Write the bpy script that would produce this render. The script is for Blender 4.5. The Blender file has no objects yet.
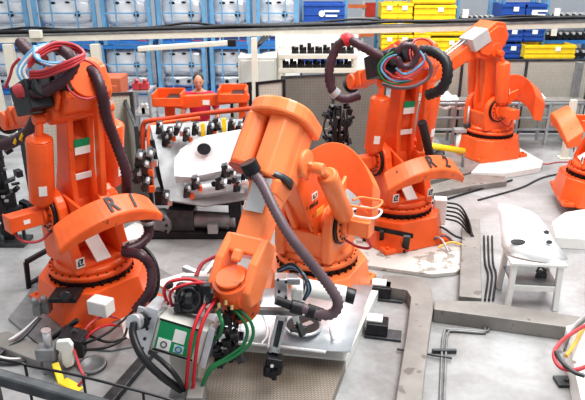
import bpy, bmesh, math, random
from math import sin, cos, pi, radians as R
from mathutils import Vector as V, Matrix
random.seed(7)
C = bpy.context.scene.collection
# ---------------------------------------------------------------- camera
H, F, TH = 3.3, 600.0, R(21.6)
ct, st = cos(TH), sin(TH)
cam = bpy.data.cameras.new('camera'); co = bpy.data.objects.new('camera', cam); C.objects.link(co)
cam.sensor_width = 36; cam.lens = F / 585 * 36; cam.clip_end = 200
co.location = (0, 0, H); co.rotation_euler = (pi / 2 - TH, 0, 0)
bpy.context.scene.camera = co
def G(px, py, z=0.0):                      # photo point to a world point at height z
    a, v = (px - 292.5) / F, (200 - py) / F
    dy, dz = ct + v * st, -st + v * ct
    t = (z - H) / dz
    return V((a * t, dy * t, z))
def A(px, py, Y):                          # photo point to a world point at distance Y
    a, v = (px - 292.5) / F, (200 - py) / F
    dy, dz = ct + v * st, -st + v * ct
    t = Y / dy
    return V((a * t, Y, H + dz * t))
# ---------------------------------------------------------------- materials
MT = {}
def mat(name, c, r=.5, m=0.0, var=.12, sc=6, bump=0.0, c2=None, thr=None, emit=None):
    """noise-modulated procedural material; c2 = grime colour with threshold thr"""
    if name in MT: return MT[name]
    w = bpy.data.materials.new(name); w.use_nodes = True
    n, l = w.node_tree.nodes, w.node_tree.links
    b = n['Principled BSDF']; b.inputs['Roughness'].default_value = r; b.inputs['Metallic'].default_value = m
    tc = n.new('ShaderNodeTexCoord'); nz = n.new('ShaderNodeTexNoise')
    nz.inputs['Scale'].default_value = sc; nz.inputs['Detail'].default_value = 6
    l.new(tc.outputs['Object'], nz.inputs['Vector'])
    cr = n.new('ShaderNodeValToRGB'); l.new(nz.outputs['Fac'], cr.inputs['Fac'])
    cr.color_ramp.elements[0].position = .3; cr.color_ramp.elements[1].position = .7
    cr.color_ramp.elements[0].color = [x * (1 - var) for x in c] + [1]
    cr.color_ramp.elements[1].color = [min(1, x * (1 + var)) for x in c] + [1]
    out = cr.outputs['Color']
    if c2:
        n2 = n.new('ShaderNodeTexNoise'); n2.inputs['Scale'].default_value = sc * 2.3; n2.inputs['Detail'].default_value = 8
        l.new(tc.outputs['Object'], n2.inputs['Vector'])
        c3 = n.new('ShaderNodeValToRGB'); l.new(n2.outputs['Fac'], c3.inputs['Fac'])
        t = thr or .62
        c3.color_ramp.elements[0].position = t; c3.color_ramp.elements[1].position = t + .06
        mx = n.new('ShaderNodeMix'); mx.data_type = 'RGBA'
        l.new(c3.outputs['Color'], mx.inputs[0]); l.new(out, mx.inputs[6]); mx.inputs[7].default_value = list(c2) + [1]
        out = mx.outputs[2]
    l.new(out, b.inputs['Base Color'])
    if emit: b.inputs['Emission Color'].default_value = list(c) + [1]; b.inputs['Emission Strength'].default_value = emit
    if bump:
        bp = n.new('ShaderNodeBump'); bp.inputs['Strength'].default_value = bump; bp.inputs['Distance'].default_value = .02
        l.new(nz.outputs['Fac'], bp.inputs['Height']); l.new(bp.outputs['Normal'], b.inputs['Normal'])
    MT[name] = w; return w
ORA = mat('orange_paint', (.82, .128, .028), .32, 0, .12, 3, 0, (.42, .05, .012), .69)
ORB = mat('light_washed_orange_paint', (.90, .245, .085), .34, 0, .10, 3, 0, (.6, .09, .03), .70)  # same orange, paled: light on the nearest robot is put into its colour
ORD = mat('scuffed_orange_paint', (.80, .14, .032), .4, 0, .15, 5, 0, (.16, .05, .03), .64)
RED = mat('red_rubber', (.50, .02, .03), .45)
DPU = mat('dark_plum_hose', (.060, .026, .036), .42, 0, .2, 9)
GPU = mat('grey_plum_hose', (.14, .095, .11), .42, 0, .2, 9)
BLK = mat('black_rubber', (.014, .014, .017), .45, 0, .3)
BLM = mat('black_metal', (.022, .022, .026), .38, .3, .4, 14)
DKS = mat('dark_steel', (.075, .08, .085), .42, .5, .35, 12)
GRS = mat('grey_steel', (.26, .265, .27), .42, .35, .2, 8, 0, (.12, .11, .10), .66)
DUC = mat('duct_steel', (.25, .237, .222), .5, .2, .18, 4, 0, (.15, .13, .12), .62)
SIL = mat('silver_aluminium', (.62, .63, .65), .3, .75, .12, 8)
WHP = mat('white_paint', (.80, .80, .77), .4, 0, .06, 5, 0, (.52, .50, .46), .68)
WHT = mat('white_sheet_metal', (.86, .87, .88), .25, .25, .05, 3)
SHT = mat('bright_sheet_steel', (.66, .69, .72), .33, .55, .14, 5, .5)
CRM = mat('cream_paint', (.74, .70, .60), .5, 0, .06)
BLU = mat('blue_paint', (.035, .19, .50), .45, 0, .15)
BLV = mat('light_blue_paint', (.15, .33, .52), .45, 0, .15)
BLD = mat('deep_blue_plastic', (.02, .085, .36), .45, 0, .15)
YEL = mat('yellow_plastic', (.92, .62, .02), .45, 0, .1)
GRN = mat('green_label', (.01, .30, .12), .5, 0, .05)
WLB = mat('white_label', (.85, .85, .82), .5, 0, .03)
YLB = mat('faded_yellow_label', (.80, .45, .10), .5, 0, .08)
GHO = mat('green_hose', (.015, .15, .05), .4)
SKY = mat('light_blue_hose', (.16, .38, .62), .4)
PIN = mat('pink_red_hose', (.48, .06, .07), .4)
SKN = mat('skin', (.55, .27, .18), .5, 0, .04)
SHR = mat('crimson_shirt', (.55, .02, .07), .8, 0, .1)
HAI = mat('dark_hair', (.03, .018, .012), .6, 0, .3, 40)
TRO = mat('dark_trousers', (.03, .035, .06), .8)
GBX = mat('light_grey_enamel', (.50, .50, .50), .4, .1, .06)
CAB = mat('pale_grey_enamel', (.62, .62, .58), .45, 0, .06)
GSH = mat('galvanised_steel', (.42, .43, .44), .4, .4, .15, 7)
def floor_mat():
    w = bpy.data.materials.new('stained_concrete'); w.use_nodes = True
    n, l = w.node_tree.nodes, w.node_tree.links; b = n['Principled BSDF']
    tc = n.new('ShaderNodeTexCoord')
    def ramp(sc, p0, p1, c0, c1, dist=0, det=8):
        z = n.new('ShaderNodeTexNoise'); z.inputs['Scale'].default_value = sc; z.inputs['Detail'].default_value = det
        z.inputs['Distortion'].default_value = dist; l.new(tc.outputs['Object'], z.inputs['Vector'])
        r = n.new('ShaderNodeValToRGB'); r.color_ramp.elements[0].position = p0; r.color_ramp.elements[1].position = p1
        r.color_ramp.elements[0].color = (*c0, 1); r.color_ramp.elements[1].color = (*c1, 1)
        l.new(z.outputs['Fac'], r.inputs['Fac']); return r
    a = ramp(.45, .35, .65, (.31, .31, .315), (.45, .46, .47))
    s = ramp(1.3, .38, .62, (.74, .72, .70), (1, 1, 1), 1.2)
    f = ramp(16, .3, .7, (.90, .90, .90), (1.06, 1.06, 1.06))
    def mul(x, y):
        m = n.new('ShaderNodeMix'); m.data_type = 'RGBA'; m.blend_type = 'MULTIPLY'; m.inputs[0].default_value = 1
        l.new(x, m.inputs[6]); l.new(y, m.inputs[7]); return m.outputs[2]
    l.new(mul(mul(a.outputs[0], s.outputs[0]), f.outputs[0]), b.inputs['Base Color'])
    rr = ramp(2.0, .3, .7, (.28,) * 3, (.5,) * 3); l.new(rr.outputs[0], b.inputs['Roughness'])
    return w
def grid_mat(name, ca, cb, scale, mortar=.12, alpha=1.0, rough=.5, metal=0, bumpy=0):
    w = bpy.data.materials.new(name); w.use_nodes = True
    n, l = w.node_tree.nodes, w.node_tree.links; b = n['Principled BSDF']
    tc = n.new('ShaderNodeTexCoord'); br = n.new('ShaderNodeTexBrick')
    mp = n.new('ShaderNodeMapping'); l.new(tc.outputs['UV'], mp.inputs['Vector']); l.new(mp.outputs[0], br.inputs['Vector'])
    br.offset = 0 if not bumpy else .5; mp.inputs['Rotation'].default_value = (0, 0, .75 if bumpy else 0); br.inputs['Scale'].default_value = scale
    br.inputs['Brick Width'].default_value = 1; br.inputs['Row Height'].default_value = 1 if not bumpy else .5
    br.inputs['Mortar Size'].default_value = mortar
    br.inputs['Color1'].default_value = (*ca, 1); br.inputs['Color2'].default_value = (*[x * .93 for x in ca], 1)
    br.inputs['Mortar'].default_value = (*cb, 1)
    nz = n.new('ShaderNodeTexNoise'); nz.inputs['Scale'].default_value = 1.7; nz.inputs['Detail'].default_value = 7
    l.new(tc.outputs['Object'], nz.inputs['Vector'])
    cr = n.new('ShaderNodeValToRGB'); cr.color_ramp.elements[0].position = .35; cr.color_ramp.elements[1].position = .68
    cr.color_ramp.elements[0].color = (.62, .58, .52, 1) if bumpy else (.85, .85, .85, 1); cr.color_ramp.elements[1].color = (1.0, 1, 1, 1)
    l.new(nz.outputs['Fac'], cr.inputs[0])
    m = n.new('ShaderNodeMix'); m.data_type = 'RGBA'; m.blend_type = 'MULTIPLY'; m.inputs[0].default_value = 1
    l.new(br.outputs['Color'], m.inputs[6]); l.new(cr.outputs[0], m.inputs[7]); l.new(m.outputs[2], b.inputs['Base Color'])
    b.inputs['Roughness'].default_value = rough; b.inputs['Metallic'].default_value = metal
    if alpha < 1:
        mr = n.new('ShaderNodeMapRange'); l.new(br.outputs['Fac'], mr.inputs[0])
        mr.inputs[3].default_value = alpha; mr.inputs[4].default_value = 1; l.new(mr.outputs[0], b.inputs['Alpha'])
    if bumpy:
        bp = n.new('ShaderNodeBump'); bp.inputs['Strength'].default_value = .5; bp.inputs['Distance'].default_value = .01; bp.invert = True
        l.new(br.outputs['Fac'], bp.inputs['Height']); l.new(bp.outputs[0], b.inputs['Normal'])
    return w
MSH = grid_mat('fence_mesh', (.60, .575, .50), (.45, .43, .38), 22, .10, .95)
MSD = grid_mat('dark_fence_mesh', (.23, .215, .19), (.17, .16, .145), 20, .08, .97, .3)
CHK = grid_mat('worn_tread_plate', (.44, .40, .34), (.25, .225, .20), 26, .13, 1, .42, .25, 1)
# ---------------------------------------------------------------- mesh builder
class B:
    def __init__(s): s.v = []; s.f = []; s.mi = []; s.sm = []; s.m = 0
    def add(s, vs, fs, smooth=False):
        o = len(s.v); s.v += [tuple(x) for x in vs]
        for f in fs: s.f.append([i + o for i in f]); s.mi.append(s.m); s.sm.append(smooth)
        return s
    def box(s, c, d, rot=None):
        x, y, z = [q / 2 for q in d]; c = V(c)
        vs = [V((i, j, k)) for i in (-x, x) for j in (-y, y) for k in (-z, z)]
        if rot: vs = [rot @ q for q in vs]
        return s.add([q + c for q in vs], [(0, 1, 3, 2), (4, 6, 7, 5), (0, 4, 5, 1), (2, 3, 7, 6), (0, 2, 6, 4), (1, 5, 7, 3)])
    def hexa(s, lo, hi):                  # 4 bottom points, 4 top points
        return s.add(lo + hi, [(3, 2, 1, 0), (4, 5, 6, 7), (0, 1, 5, 4), (1, 2, 6, 5), (2, 3, 7, 6), (3, 0, 4, 7)])
    def beam(s, p, q, w, h, w2=None, h2=None, side=None):
        p, q = V(p), V(q); d = (q - p).normalized()
        if side is None:
            side = d.cross(V((0, 0, 1)))
            if side.length < .05: side = V((1, 0, 0))
        side = V(side); side = (side - d * side.dot(d)).normalized(); up = side.cross(d)
        w2 = w if w2 is None else w2; h2 = h if h2 is None else h2
        ring = lambda c, a, b: [c - side * a / 2 - up * b / 2, c + side * a / 2 - up * b / 2, c + side * a / 2 + up * b / 2, c - side * a / 2 + up * b / 2]
        return s.hexa(ring(p, w, h), ring(q, w2, h2))
    def cyl(s, p, q, r, r2=None, n=24, cap=True):
        p, q = V(p), V(q); r2 = r if r2 is None else r2
        d = (q - p).normalized(); a = d.orthogonal().normalized(); b = d.cross(a)
        vs = [p + (a * cos(2 * pi * i / n) + b * sin(2 * pi * i / n)) * r for i in range(n)]
        vs += [q + (a * cos(2 * pi * i / n) + b * sin(2 * pi * i / n)) * r2 for i in range(n)]
        s.add(vs, [(i, (i + 1) % n, n + (i + 1) % n, n + i) for i in range(n)], n > 8)
        if cap:
            o = len(s.v) - 2 * n
            for f in (list(range(n))[::-1], list(range(n, 2 * n))):
                s.f.append([i + o for i in f]); s.mi.append(s.m); s.sm.append(False)
        return s
    def bolts(s, c, axis, rad, n, r=.012, h=.012):
        c, axis = V(c), V(axis).normalized(); a = axis.orthogonal().normalized(); b = axis.cross(a)
        for i in range(n):
            p = c + (a * cos(2 * pi * i / n) + b * sin(2 * pi * i / n)) * rad
            s.cyl(p, p + axis * h, r, n=6)
        return s
    def lathe(s, prof, c=(0, 0, 0), n=32):
        c = V(c); vs = []; m = len(prof)
        for i in range(n):
            t = 2 * pi * i / n
            vs += [c + V((r * cos(t), r * sin(t), z)) for r, z in prof]
        fs = [(i * m + j, ((i + 1) % n) * m + j, ((i + 1) % n) * m + j + 1, i * m + j + 1) for i in range(n) for j in range(m - 1)]
        return s.add(vs, fs, True)
    def prism(s, pts, ext):               # 3-D polygon swept by a vector
        n = len(pts); pts = [V(p) for p in pts]; e = V(ext)
        return s.add(pts + [p + e for p in pts], [list(range(n))[::-1], list(range(n, 2 * n))] + [(i, (i + 1) % n, n + (i + 1) % n, n + i) for i in range(n)])
    def ball(s, c, r, n=16, m=10):
        c = V(c); r = V(r) if hasattr(r, '__len__') else V((r, r, r)); vs = [c + V((0, 0, r.z))]
        for j in range(1, m):
            ph = pi * j / m
            vs += [c + V((r.x * sin(ph) * cos(2 * pi * i / n), r.y * sin(ph) * sin(2 * pi * i / n), r.z * cos(ph))) for i in range(n)]
        vs.append(c - V((0, 0, r.z))); fs = [(0, 1 + i, 1 + (i + 1) % n) for i in range(n)]
        for j in range(m - 2): fs += [(1 + j * n + i, 1 + (j + 1) * n + i, 1 + (j + 1) * n + (i + 1) % n, 1 + j * n + (i + 1) % n) for i in range(n)]
        k = 1 + (m - 2) * n; fs += [(k + i, len(vs) - 1, k + (i + 1) % n) for i in range(n)]
        return s.add(vs, fs, True)
    def tube(s, pts, r, n=10, rib=0, step=5):
        pts = [V(p) for p in pts]
        q = [pts[0] * 2 - pts[1]] + pts + [pts[-1] * 2 - pts[-2]]; path = []
        for i in range(1, len(q) - 2):
            L = (q[i + 1] - q[i]).length
            k = max(2, int(L / rib)) if rib else step
            for j in range(k):
                t = j / k
                path.append(.5 * ((2 * q[i]) + (q[i + 1] - q[i - 1]) * t + (2 * q[i - 1] - 5 * q[i] + 4 * q[i + 1] - q[i + 2]) * t * t + (3 * q[i] - q[i - 1] - 3 * q[i + 1] + q[i + 2]) * t ** 3))
        path.append(pts[-1]); a = None; vs = []
        for i, p in enumerate(path):
            d = (path[min(i + 1, len(path) - 1)] - path[max(i - 1, 0)]).normalized()
            a = d.orthogonal().normalized() if a is None else (a - d * a.dot(d)).normalized()
            b = d.cross(a); rr = r * (1.08 if i % 2 else .90) if rib else r
            vs += [p + (a * cos(2 * pi * k / n) + b * sin(2 * pi * k / n)) * rr for k in range(n)]
        m = len(path)
        fs = [(i * n + k, i * n + (k + 1) % n, (i + 1) * n + (k + 1) % n, (i + 1) * n + k) for i in range(m - 1) for k in range(n)]
        s.add(vs, fs, True); s.add([vs[k] for k in range(n)], [list(range(n))[::-1]]); s.add([vs[(m - 1) * n + k] for k in range(n)], [list(range(n))])
        return s
    def obj(s, name, mats, parent=None, bevel=0, inv=None, seg=2, uv=False):
        me = bpy.data.meshes.new(name)
        vs = [inv @ V(p) for p in s.v] if inv is not None else s.v
        me.from_pydata(vs, [], s.f)
        for q in (mats if isinstance(mats, (list, tuple)) else [mats]): me.materials.append(q)
        bm = bmesh.new(); bm.from_mesh(me)
        for i, f in enumerate(bm.faces): f.material_index = s.mi[i]; f.smooth = s.sm[i]
        bmesh.ops.recalc_face_normals(bm, faces=bm.faces)
        if uv:
            ul = bm.loops.layers.uv.new('UVMap')
            for f in bm.faces:
                nn = f.normal
                for lp in f.loops:
                    c = lp.vert.co
                    lp[ul].uv = (c.x, c.y) if abs(nn.z) > .7 else ((c.x, c.z) if abs(nn.y) > abs(nn.x) else (c.y, c.z))
        bm.to_mesh(me); bm.free()
        o = bpy.data.objects.new(name, me); C.objects.link(o)
        if parent: o.parent = parent
        if bevel:
            b = o.modifiers.new('b', 'BEVEL'); b.width = bevel; b.segments = seg; b.limit_method = 'ANGLE'; b.angle_limit = R(40)
        return o
def tag(o, label, cat, group=None, kind=None):
    o['label'] = label; o['category'] = cat
    if group: o['group'] = group
    if kind: o['kind'] = kind
    return o
def thing(name, label, cat, loc=(0, 0, 0), rz=0, group=None):
    o = bpy.data.objects.new(name, None); C.objects.link(o); o.empty_display_size = .1
    o.location = loc; o.rotation_euler = (0, 0, rz); tag(o, label, cat, group); return o
def IM(o): return (Matrix.Translation(o.location) @ Matrix.Rotation(o.rotation_euler.z, 4, 'Z')).inverted()
def struct(name, b, m, **k):
    o = b.obj(name, m, **k); o['kind'] = 'structure'; return o
def text(s, size, m, parent, mtx, name='lettering', ext=.002):
    cu = bpy.data.curves.new(name, 'FONT'); cu.body = s; cu.size = size; cu.align_x = 'CENTER'; cu.align_y = 'CENTER'; cu.extrude = ext
    cu.offset = size * .025
    t = bpy.data.objects.new('tmp', cu); C.objects.link(t)
    me = bpy.data.meshes.new_from_object(t.evaluated_get(bpy.context.evaluated_depsgraph_get()))
    C.objects.unlink(t); bpy.data.objects.remove(t)
    me.transform(mtx); me.materials.clear(); me.materials.append(m)
    o = bpy.data.objects.new(name, me); C.objects.link(o); o.parent = parent; return o
def frame(p, x, y):
    x, y = V(x).normalized(), V(y).normalized(); z = x.cross(y).normalized(); y = z.cross(x)
    return Matrix(((x.x, y.x, z.x, p[0]), (x.y, y.y, z.y, p[1]), (x.z, y.z, z.z, p[2]), (0, 0, 0, 1)))
def dup(o, loc, rz=None):
    r = o.copy(); C.objects.link(r); r.location = loc
    if rz is not None: r.rotation_euler = (0, 0, rz)
    for ch in list(o.children):
        c = ch.copy(); C.objects.link(c); c.parent = r
        for g in list(ch.children):
            d = g.copy(); C.objects.link(d); d.parent = c
    return r
def ordinal(i): return ['first', 'second', 'third', 'fourth', 'fifth', 'sixth', 'seventh', 'eighth', 'ninth', 'tenth', 'eleventh', 'twelfth'][i]

# ================================================================ SETTING
struct('floor', B().box((0, 20, -.05), (50, 60, .1)), floor_mat())
struct('wall_back', B().box((0, 34, 4), (50, .2, 8)), mat('pale_wall', (.82, .85, .90), .7, 0, .05, 1))

# ================================================================ ROBOTS
def robot(label, X, Y, yaw, a2, a3, fl=1.3, z0=0.0, O=ORA, OW=ORD, cw=1.0, letters=None, side=1, cwz=0.0, style='plain', bs=1.0, az=1.0):
    t = thing('industrial_robot', label, 'robot', (X, Y, z0), R(yaw))
    # pedestal: flared eight-sided casting
    def octo(a, b, c, z, ox=0): return [(ox + x * bs, y * bs, z) for x, y in ((a, c), (c, b), (-c, b), (-a, c), (-a, -c), (-c, -b), (c, -b), (a, -c))]
    lo, hi = octo(.52, .50, .30, 0), octo(.46, .45, .25, .36)
    b = B(); b.add(lo + hi, [list(range(8))[::-1], list(range(8, 16))] + [(i, (i + 1) % 8, 8 + (i + 1) % 8, 8 + i) for i in range(8)])
    for sx in (-1, 1):
        for sy in (-1, 1): b.box((sx * .43 * bs, sy * .40 * bs, .03), (.16, .16, .06)); b.cyl((sx * .45 * bs, sy * .42 * bs, .06), (sx * .45 * bs, sy * .42 * bs, .09), .025, n=6)
    ped = b.obj('pedestal', O, t, .018)
    b = B(); b.cyl((0, 0, .36), (0, 0, .43), .385, n=40); b.bolts((0, 0, .36), (0, 0, 1), .405, 30, .012, .03); b.obj('bearing_ring', BLM, t)
    b = B(); b.cyl((0, 0, .425), (0, 0, .475), .41, n=48); b.cyl((0, 0, .475), (0, 0, .53), .375, .33, n=48); b.m = 1; b.bolts((0, 0, .475), (0, 0, 1), .392, 28, .010, .010); b.obj('turntable', [O, DKS], t)
    # shoulder: two cheeks joined by a hollow casting
    ax = .12
    b = B()
    for s_ in (-1, 1):
        pr = [(-.30, .50), (.34, .50), (.36, .62)]
        pr += [(ax + .235 * cos(R(q)), az + .235 * sin(R(q))) for q in range(-5, 186, 15)]
        pr += [(-.24, .70)]
        b.prism([(x, s_ * .20, z) for x, z in pr], (0, s_ * .10, 0))
    b.prism([(.30, -.22, .52), (.34, -.22, .80), (.16, -.22, .80), (.10, -.22, .52)], (0, .44, 0))
    b.box((0, 0, .545), (.56, .42, .06))
    b.obj('shoulder', O, t, .02)
    b = B(); b.prism([(-.29, -.075, .575), (-.29, .075, .575), (-.02, .075, .80), (-.02, -.075, .80)], (.012, 0, -.015))
    b.obj('rating_plate', WLB, t)
    for s_ in (-1, 1):
        pl = B().box((-.303, s_ * .25, .63), (.006, .085, .10)).obj('sticker', WLB, t)
        g = B(); g.box((-.309, s_ * .25 - .015, .645), (.004, .014, .05), Matrix.Rotation(.35, 3, 'X')); g.box((-.309, s_ * .25 + .02, .625), (.004, .012, .05)); g.box((-.309, s_ * .25, .605), (.004, .06, .01)); g.box((-.309, s_ * .25, .66), (.004, .03, .01))
        g.obj('sticker_mark', BLK, pl)
    # axis two flanges and drives
    for s_ in (-1, 1):
        b = B(); b.cyl((ax, s_ * .30, az), (ax, s_ * .33, az), .20, n=40); fl_ = b.obj('axis_flange', BLM if s_ == side else O, t)
        b = B(); b.cyl((ax, s_ * .33, az), (ax, s_ * .345, az), .175, n=40); b.cyl((ax, s_ * .345, az), (ax, s_ * .39, az), .11, n=30); b.m = 1; b.bolts((ax, s_ * .345, az), (0, s_, 0), .145, 14, .012, .012); b.obj('flange_cover', [O, DKS], fl_)
    s_ = side
    ml = .30 if style != 'reach' else .20
    b = B(); b.box((ax - .02, s_ * (.39 + ml / 2), az), (.15, ml, .15)); b.box((ax - .02, s_ * (.395 + ml), az), (.165, .02, .165))
    mo = b.obj('axis_motor', O, t, .018)
    B().box((ax - .098, s_ * (.40 + ml / 2), az + .0), (.006, .06, .04)).obj('sticker', WLB, mo)
    B().tube([(ax, s_ * (.36 + ml), az - .07), (ax - .02, s_ * .60, az - .20), (ax - .06, s_ * .46, az - .24), (ax - .05, s_ * .33, az - .19)], .013, 8).obj('motor_cable', PIN, mo)
    # lower arm
    a2, a3 = R(a2), R(a3); AR, TK = {'reach': (.42, .52), 'box': (.26, .42)}.get(style, (.20, .21))
    u = V((sin(a2), 0, cos(a2))); w = V((cos(a2), 0, -sin(a2)))     # along arm, forwards
    S = V((ax, 0, az)); E = S + u * 1.02
    f = V((cos(a3), 0, sin(a3))); g = V((-sin(a3), 0, cos(a3)))     # forearm axis, forearm up
    YY = V((0, 1, 0))
    b = B()
    for s_ in (-1, 1):
        b.prism([S + w * q + u * p + YY * s_ * .07 for q, p in ((-.17, -.10), (.17, -.10), (.19, .10), (.13, .45), (.11, .95), (.06, 1.10), (-.06, 1.10), (-.11, .95), (-.12, .45), (-.19, .10))], YY * s_ * .06)
    b.prism([S + w * q + u * p - YY * .08 for q, p in ((-.10, .05), (.12, .05), (.09, .90), (-.08, .72))], YY * .16)
    b.cyl(S - YY * .19, S + YY * .19, .15, n=30); b.cyl(E - YY * .20, E + YY * .20, .085, n=24)
    la = b.obj('lower_arm', O, t, .014)
    def on_arm(p, q, wd, h, m, n, off=.004):
        c = S + u * p - w * q
        x = YY * wd / 2; y = (u * .82 + w * .04).normalized() * h / 2
        return B().prism([c - x - y, c + x - y, c + x + y, c - x + y], -w * off).obj(n, m, la)
    on_arm(.72, .112, .15, .07, GRN, 'green_label', .012); on_arm(.645, .118, .15, .075, WLB, 'white_label', .012)
    on_arm(.38, .128, .16, .06, WLB, 'white_label', .012)
    # crank and counterweight
    k1 = S + V((-.36, 0, .10))
    b = B()
    for s_ in (-1, 1): b.prism([S + V((x, s_ * .155, z)) for x, z in ((.10, -.10), (.10, .10), (-.10, .17), (-.50 * cw, .14 + cwz), (-.50 * cw, .0 + cwz), (-.12, -.12))], (0, s_ * .035, 0))
    b.obj('crank', O, t, .01)
    b = B(); N = 18; hw = .60 * cw
    rows = []
    for i in range(N + 1):
        q = -1 + 2 * i / N; y = hw * q; hz = AR * cw * (1 - q * q) ** .9 if abs(q) < 1 else 0; bl = .10 * (1 - q * q)
        hb = AR * .85 * cw * (1 - q * q) if abs(q) < 1 else 0
        z = az + .07 + cwz
        d_ = .06 * abs(q) ** 3 * .3
        rows.append([(-.42 * cw - bl, y * .92, z + hz + .02), (-.62 * cw - bl, y, z + hz - .115 - d_), (-.60 * cw - bl, y * .99, z + hb - (TK + .02) * cw), (-.44 * cw - bl, y * .93, z + hb - (TK - .02) * cw)])
    vs = [p for r_ in rows for p in r_]; fs = []
    for i in range(N):
        for k in range(4): fs.append((i * 4 + k, i * 4 + (k + 1) % 4, (i + 1) * 4 + (k + 1) % 4, (i + 1) * 4 + k))
    fs += [(0, 1, 2, 3), tuple(4 * N + k for k in range(4))]
    b.add(vs, fs); cwt = b.obj('counterweight', OW, t, .016)
    if letters:
        for ch, q in letters:
            i = q * hw
            hz = AR * cw * (1 - q * q) ** .9; bl = .10 * (1 - q * q); z = az + .07 + cwz
            sl = -AR * cw * 1.8 * q / hw
            p0 = V((-.42 * cw - bl, i * .92, z + hz + .02)); p1 = V((-.62 * cw - bl, i, z + hz - .115))
            c = (p0 + p1) / 2; y = (p0 - p1); x = V((-.0, -1, -sl)); nn = x.cross(y).normalized()
            if nn.z < 0: nn = -nn
            text(ch, .165, BLK, cwt, frame(c + nn * .008, x, y) @ Matrix.Diagonal((1, 1.35, 1, 1)))
    # link rod from crank to elbow
    L0 = S + V((-.33, -.10, .10)); L1 = E - f * .30 + g * .06 - YY * .10
    b = B(); b.beam(L0, L1, .06, .09, side=YY); b.cyl(L0 - YY * .06, L0 + YY * .06, .075, n=20); b.cyl(L1 - YY * .06, L1 + YY * .06, .07, n=20)
    b.obj('link_rod', O, t, .012)
    # balancing cylinders either side
    for s_ in (-1, 1):
        yb = s_ * .36
        p0 = S + u * .16 - w * .02 + YY * yb; p1 = S + u * .80 - w * .04 + YY * yb; p2 = S + u * .97 + YY * yb * .93
        b = B(); br_ = .115 if style != 'reach' else .092; b.cyl(p0, p1, br_, n=28); b.cyl(p1, p1 + u * .03, br_, .07, n=28); b.cyl(p1, p2, .035, n=14); b.cyl(p2 - YY * .05, p2 + YY * .05, .05, n=18)
        b.cyl(p0 - u * .05, p0, .07, .10, n=20); b.beam(p2, E + YY * s_ * .19, .06, .06)
        bc = b.obj('balancing_cylinder', O, t, .008)
        n_ = (-w + YY * s_ * .35).normalized(); tn = n_.cross(u).normalized()
        c = p0 + u * .16 + n_ * (br_ - .001)
        B().prism([c - tn * .035 - u * .05, c + tn * .035 - u * .05, c + tn * .035 + u * .05, c - tn * .035 + u * .05], n_ * .008).obj('sticker', WLB, bc)
    # elbow housing
    hb = -.34; Hc = E + g * .17
    def P(a, y, h): return Hc + f * a + YY * y + g * h
    b = B()
    if style == 'reach':
        # horseshoe end cap and two motor columns running down the forearm
        arc = [P(hb - .02, .27 * cos(R(q)), .05 + .24 * sin(R(q))) for q in range(0, 181, 15)]
        arc = [P(hb - .02, .27, -.22)] + arc + [P(hb - .02, -.27, -.22)]
        b.prism(arc, f * .13)
        b.prism([P(hb + .1, y, h) for y, h in ((.21, -.16), (.21, .10), (.12, .20), (-.02, .20), (-.02, -.16))], f * .52)
        b.prism([P(hb + .1, y, h) for y, h in ((-.07, -.02), (-.07, .16), (-.14, .22), (-.20, .22), (-.26, .16), (-.26, -.02))], f * .46)
        b.prism([P(hb + .1, y, h) for y, h in ((-.22, -.20), (.22, -.20), (.22, .0), (-.22, .0))], f * .46)
    else:
        pr = [(-.34, -.12), (-.20, -.24), (.22, -.24), (.36, -.10), (.36, .10), (.20, .19), (-.20, .22), (-.34, .12)]
        b.prism([P(x, -.24, h) for x, h in pr], YY * .44)
        b.prism([P(x * .8, .20, h * .8) for x, h in pr], YY * .05)
        b.cyl(P(-.10, -.25, 0), P(-.10, -.30, 0), .15, n=28)
    b.cyl(E - YY * .26, E + YY * .26, .12, n=28)
    hs = b.obj('elbow_housing', O, t, .022)
    if style == 'reach':
        B().prism([P(hb + .56, y, h) for y, h in ((-.07, -.02), (-.07, .16), (-.14, .22), (-.20, .22), (-.26, .16), (-.26, -.02))], f * .015).obj('motor_end_plate', mat('dark_red_orange', (.45, .06, .02), .5), hs)
        B().cyl(P(.22, .08, .0), P(.27, .08, .0), .175, n=36).obj('collar', DKS, hs)
    else:
        if style != 'box':
            b = B(); b.box(P(-.02, .36, -.02), (.36, .20, .26), Matrix.Rotation(-a3, 3, 'Y')); b.cyl(P(-.30, .33, .02), P(-.15, .33, .02), .10, n=24)
            b.cyl(P(-.26, .14, .06), P(-.36, .14, .06), .13, n=26); b.obj('motor_cover', BLM, hs, .012)
            B().cyl(P(-.34, -.02, .02), P(-.37, -.02, .02), .17, n=32).obj('round_cover', O, hs, .01)
            B().tube([P(-.37, .02 + .17 * cos(q), .01 + .17 * sin(q)) for q in [x * .45 for x in range(15)]], .010, 8).obj('looped_cable', PIN, hs)
        else:
            b = B(); b.box(P(.22, .10, .14), (.34, .34, .24), Matrix.Rotation(-a3, 3, 'Y')); b.obj('motor_cover', GBX, hs, .015)
            for yy in (.0, .10): B().cyl(P(.35, yy, .22), P(.98, yy, .20), .018, n=10).obj('guide_rod', SIL, hs)
    # forearm and wrist
    b = B(); side_y = YY
    st_ = .27 if style == 'reach' else .32
    dy = .08 if style == 'reach' else 0
    b.beam(P(st_, dy, 0), P(fl - .28, dy, -.01), .24, .24, .22 if style == 'reach' else .17, .19, side=YY)
    b.beam(P(st_, dy, 0), P(st_ + .14, dy, 0), .28, .28, .24, .24, side=YY)
    fa = b.obj('forearm', O, t, .025)
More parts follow.
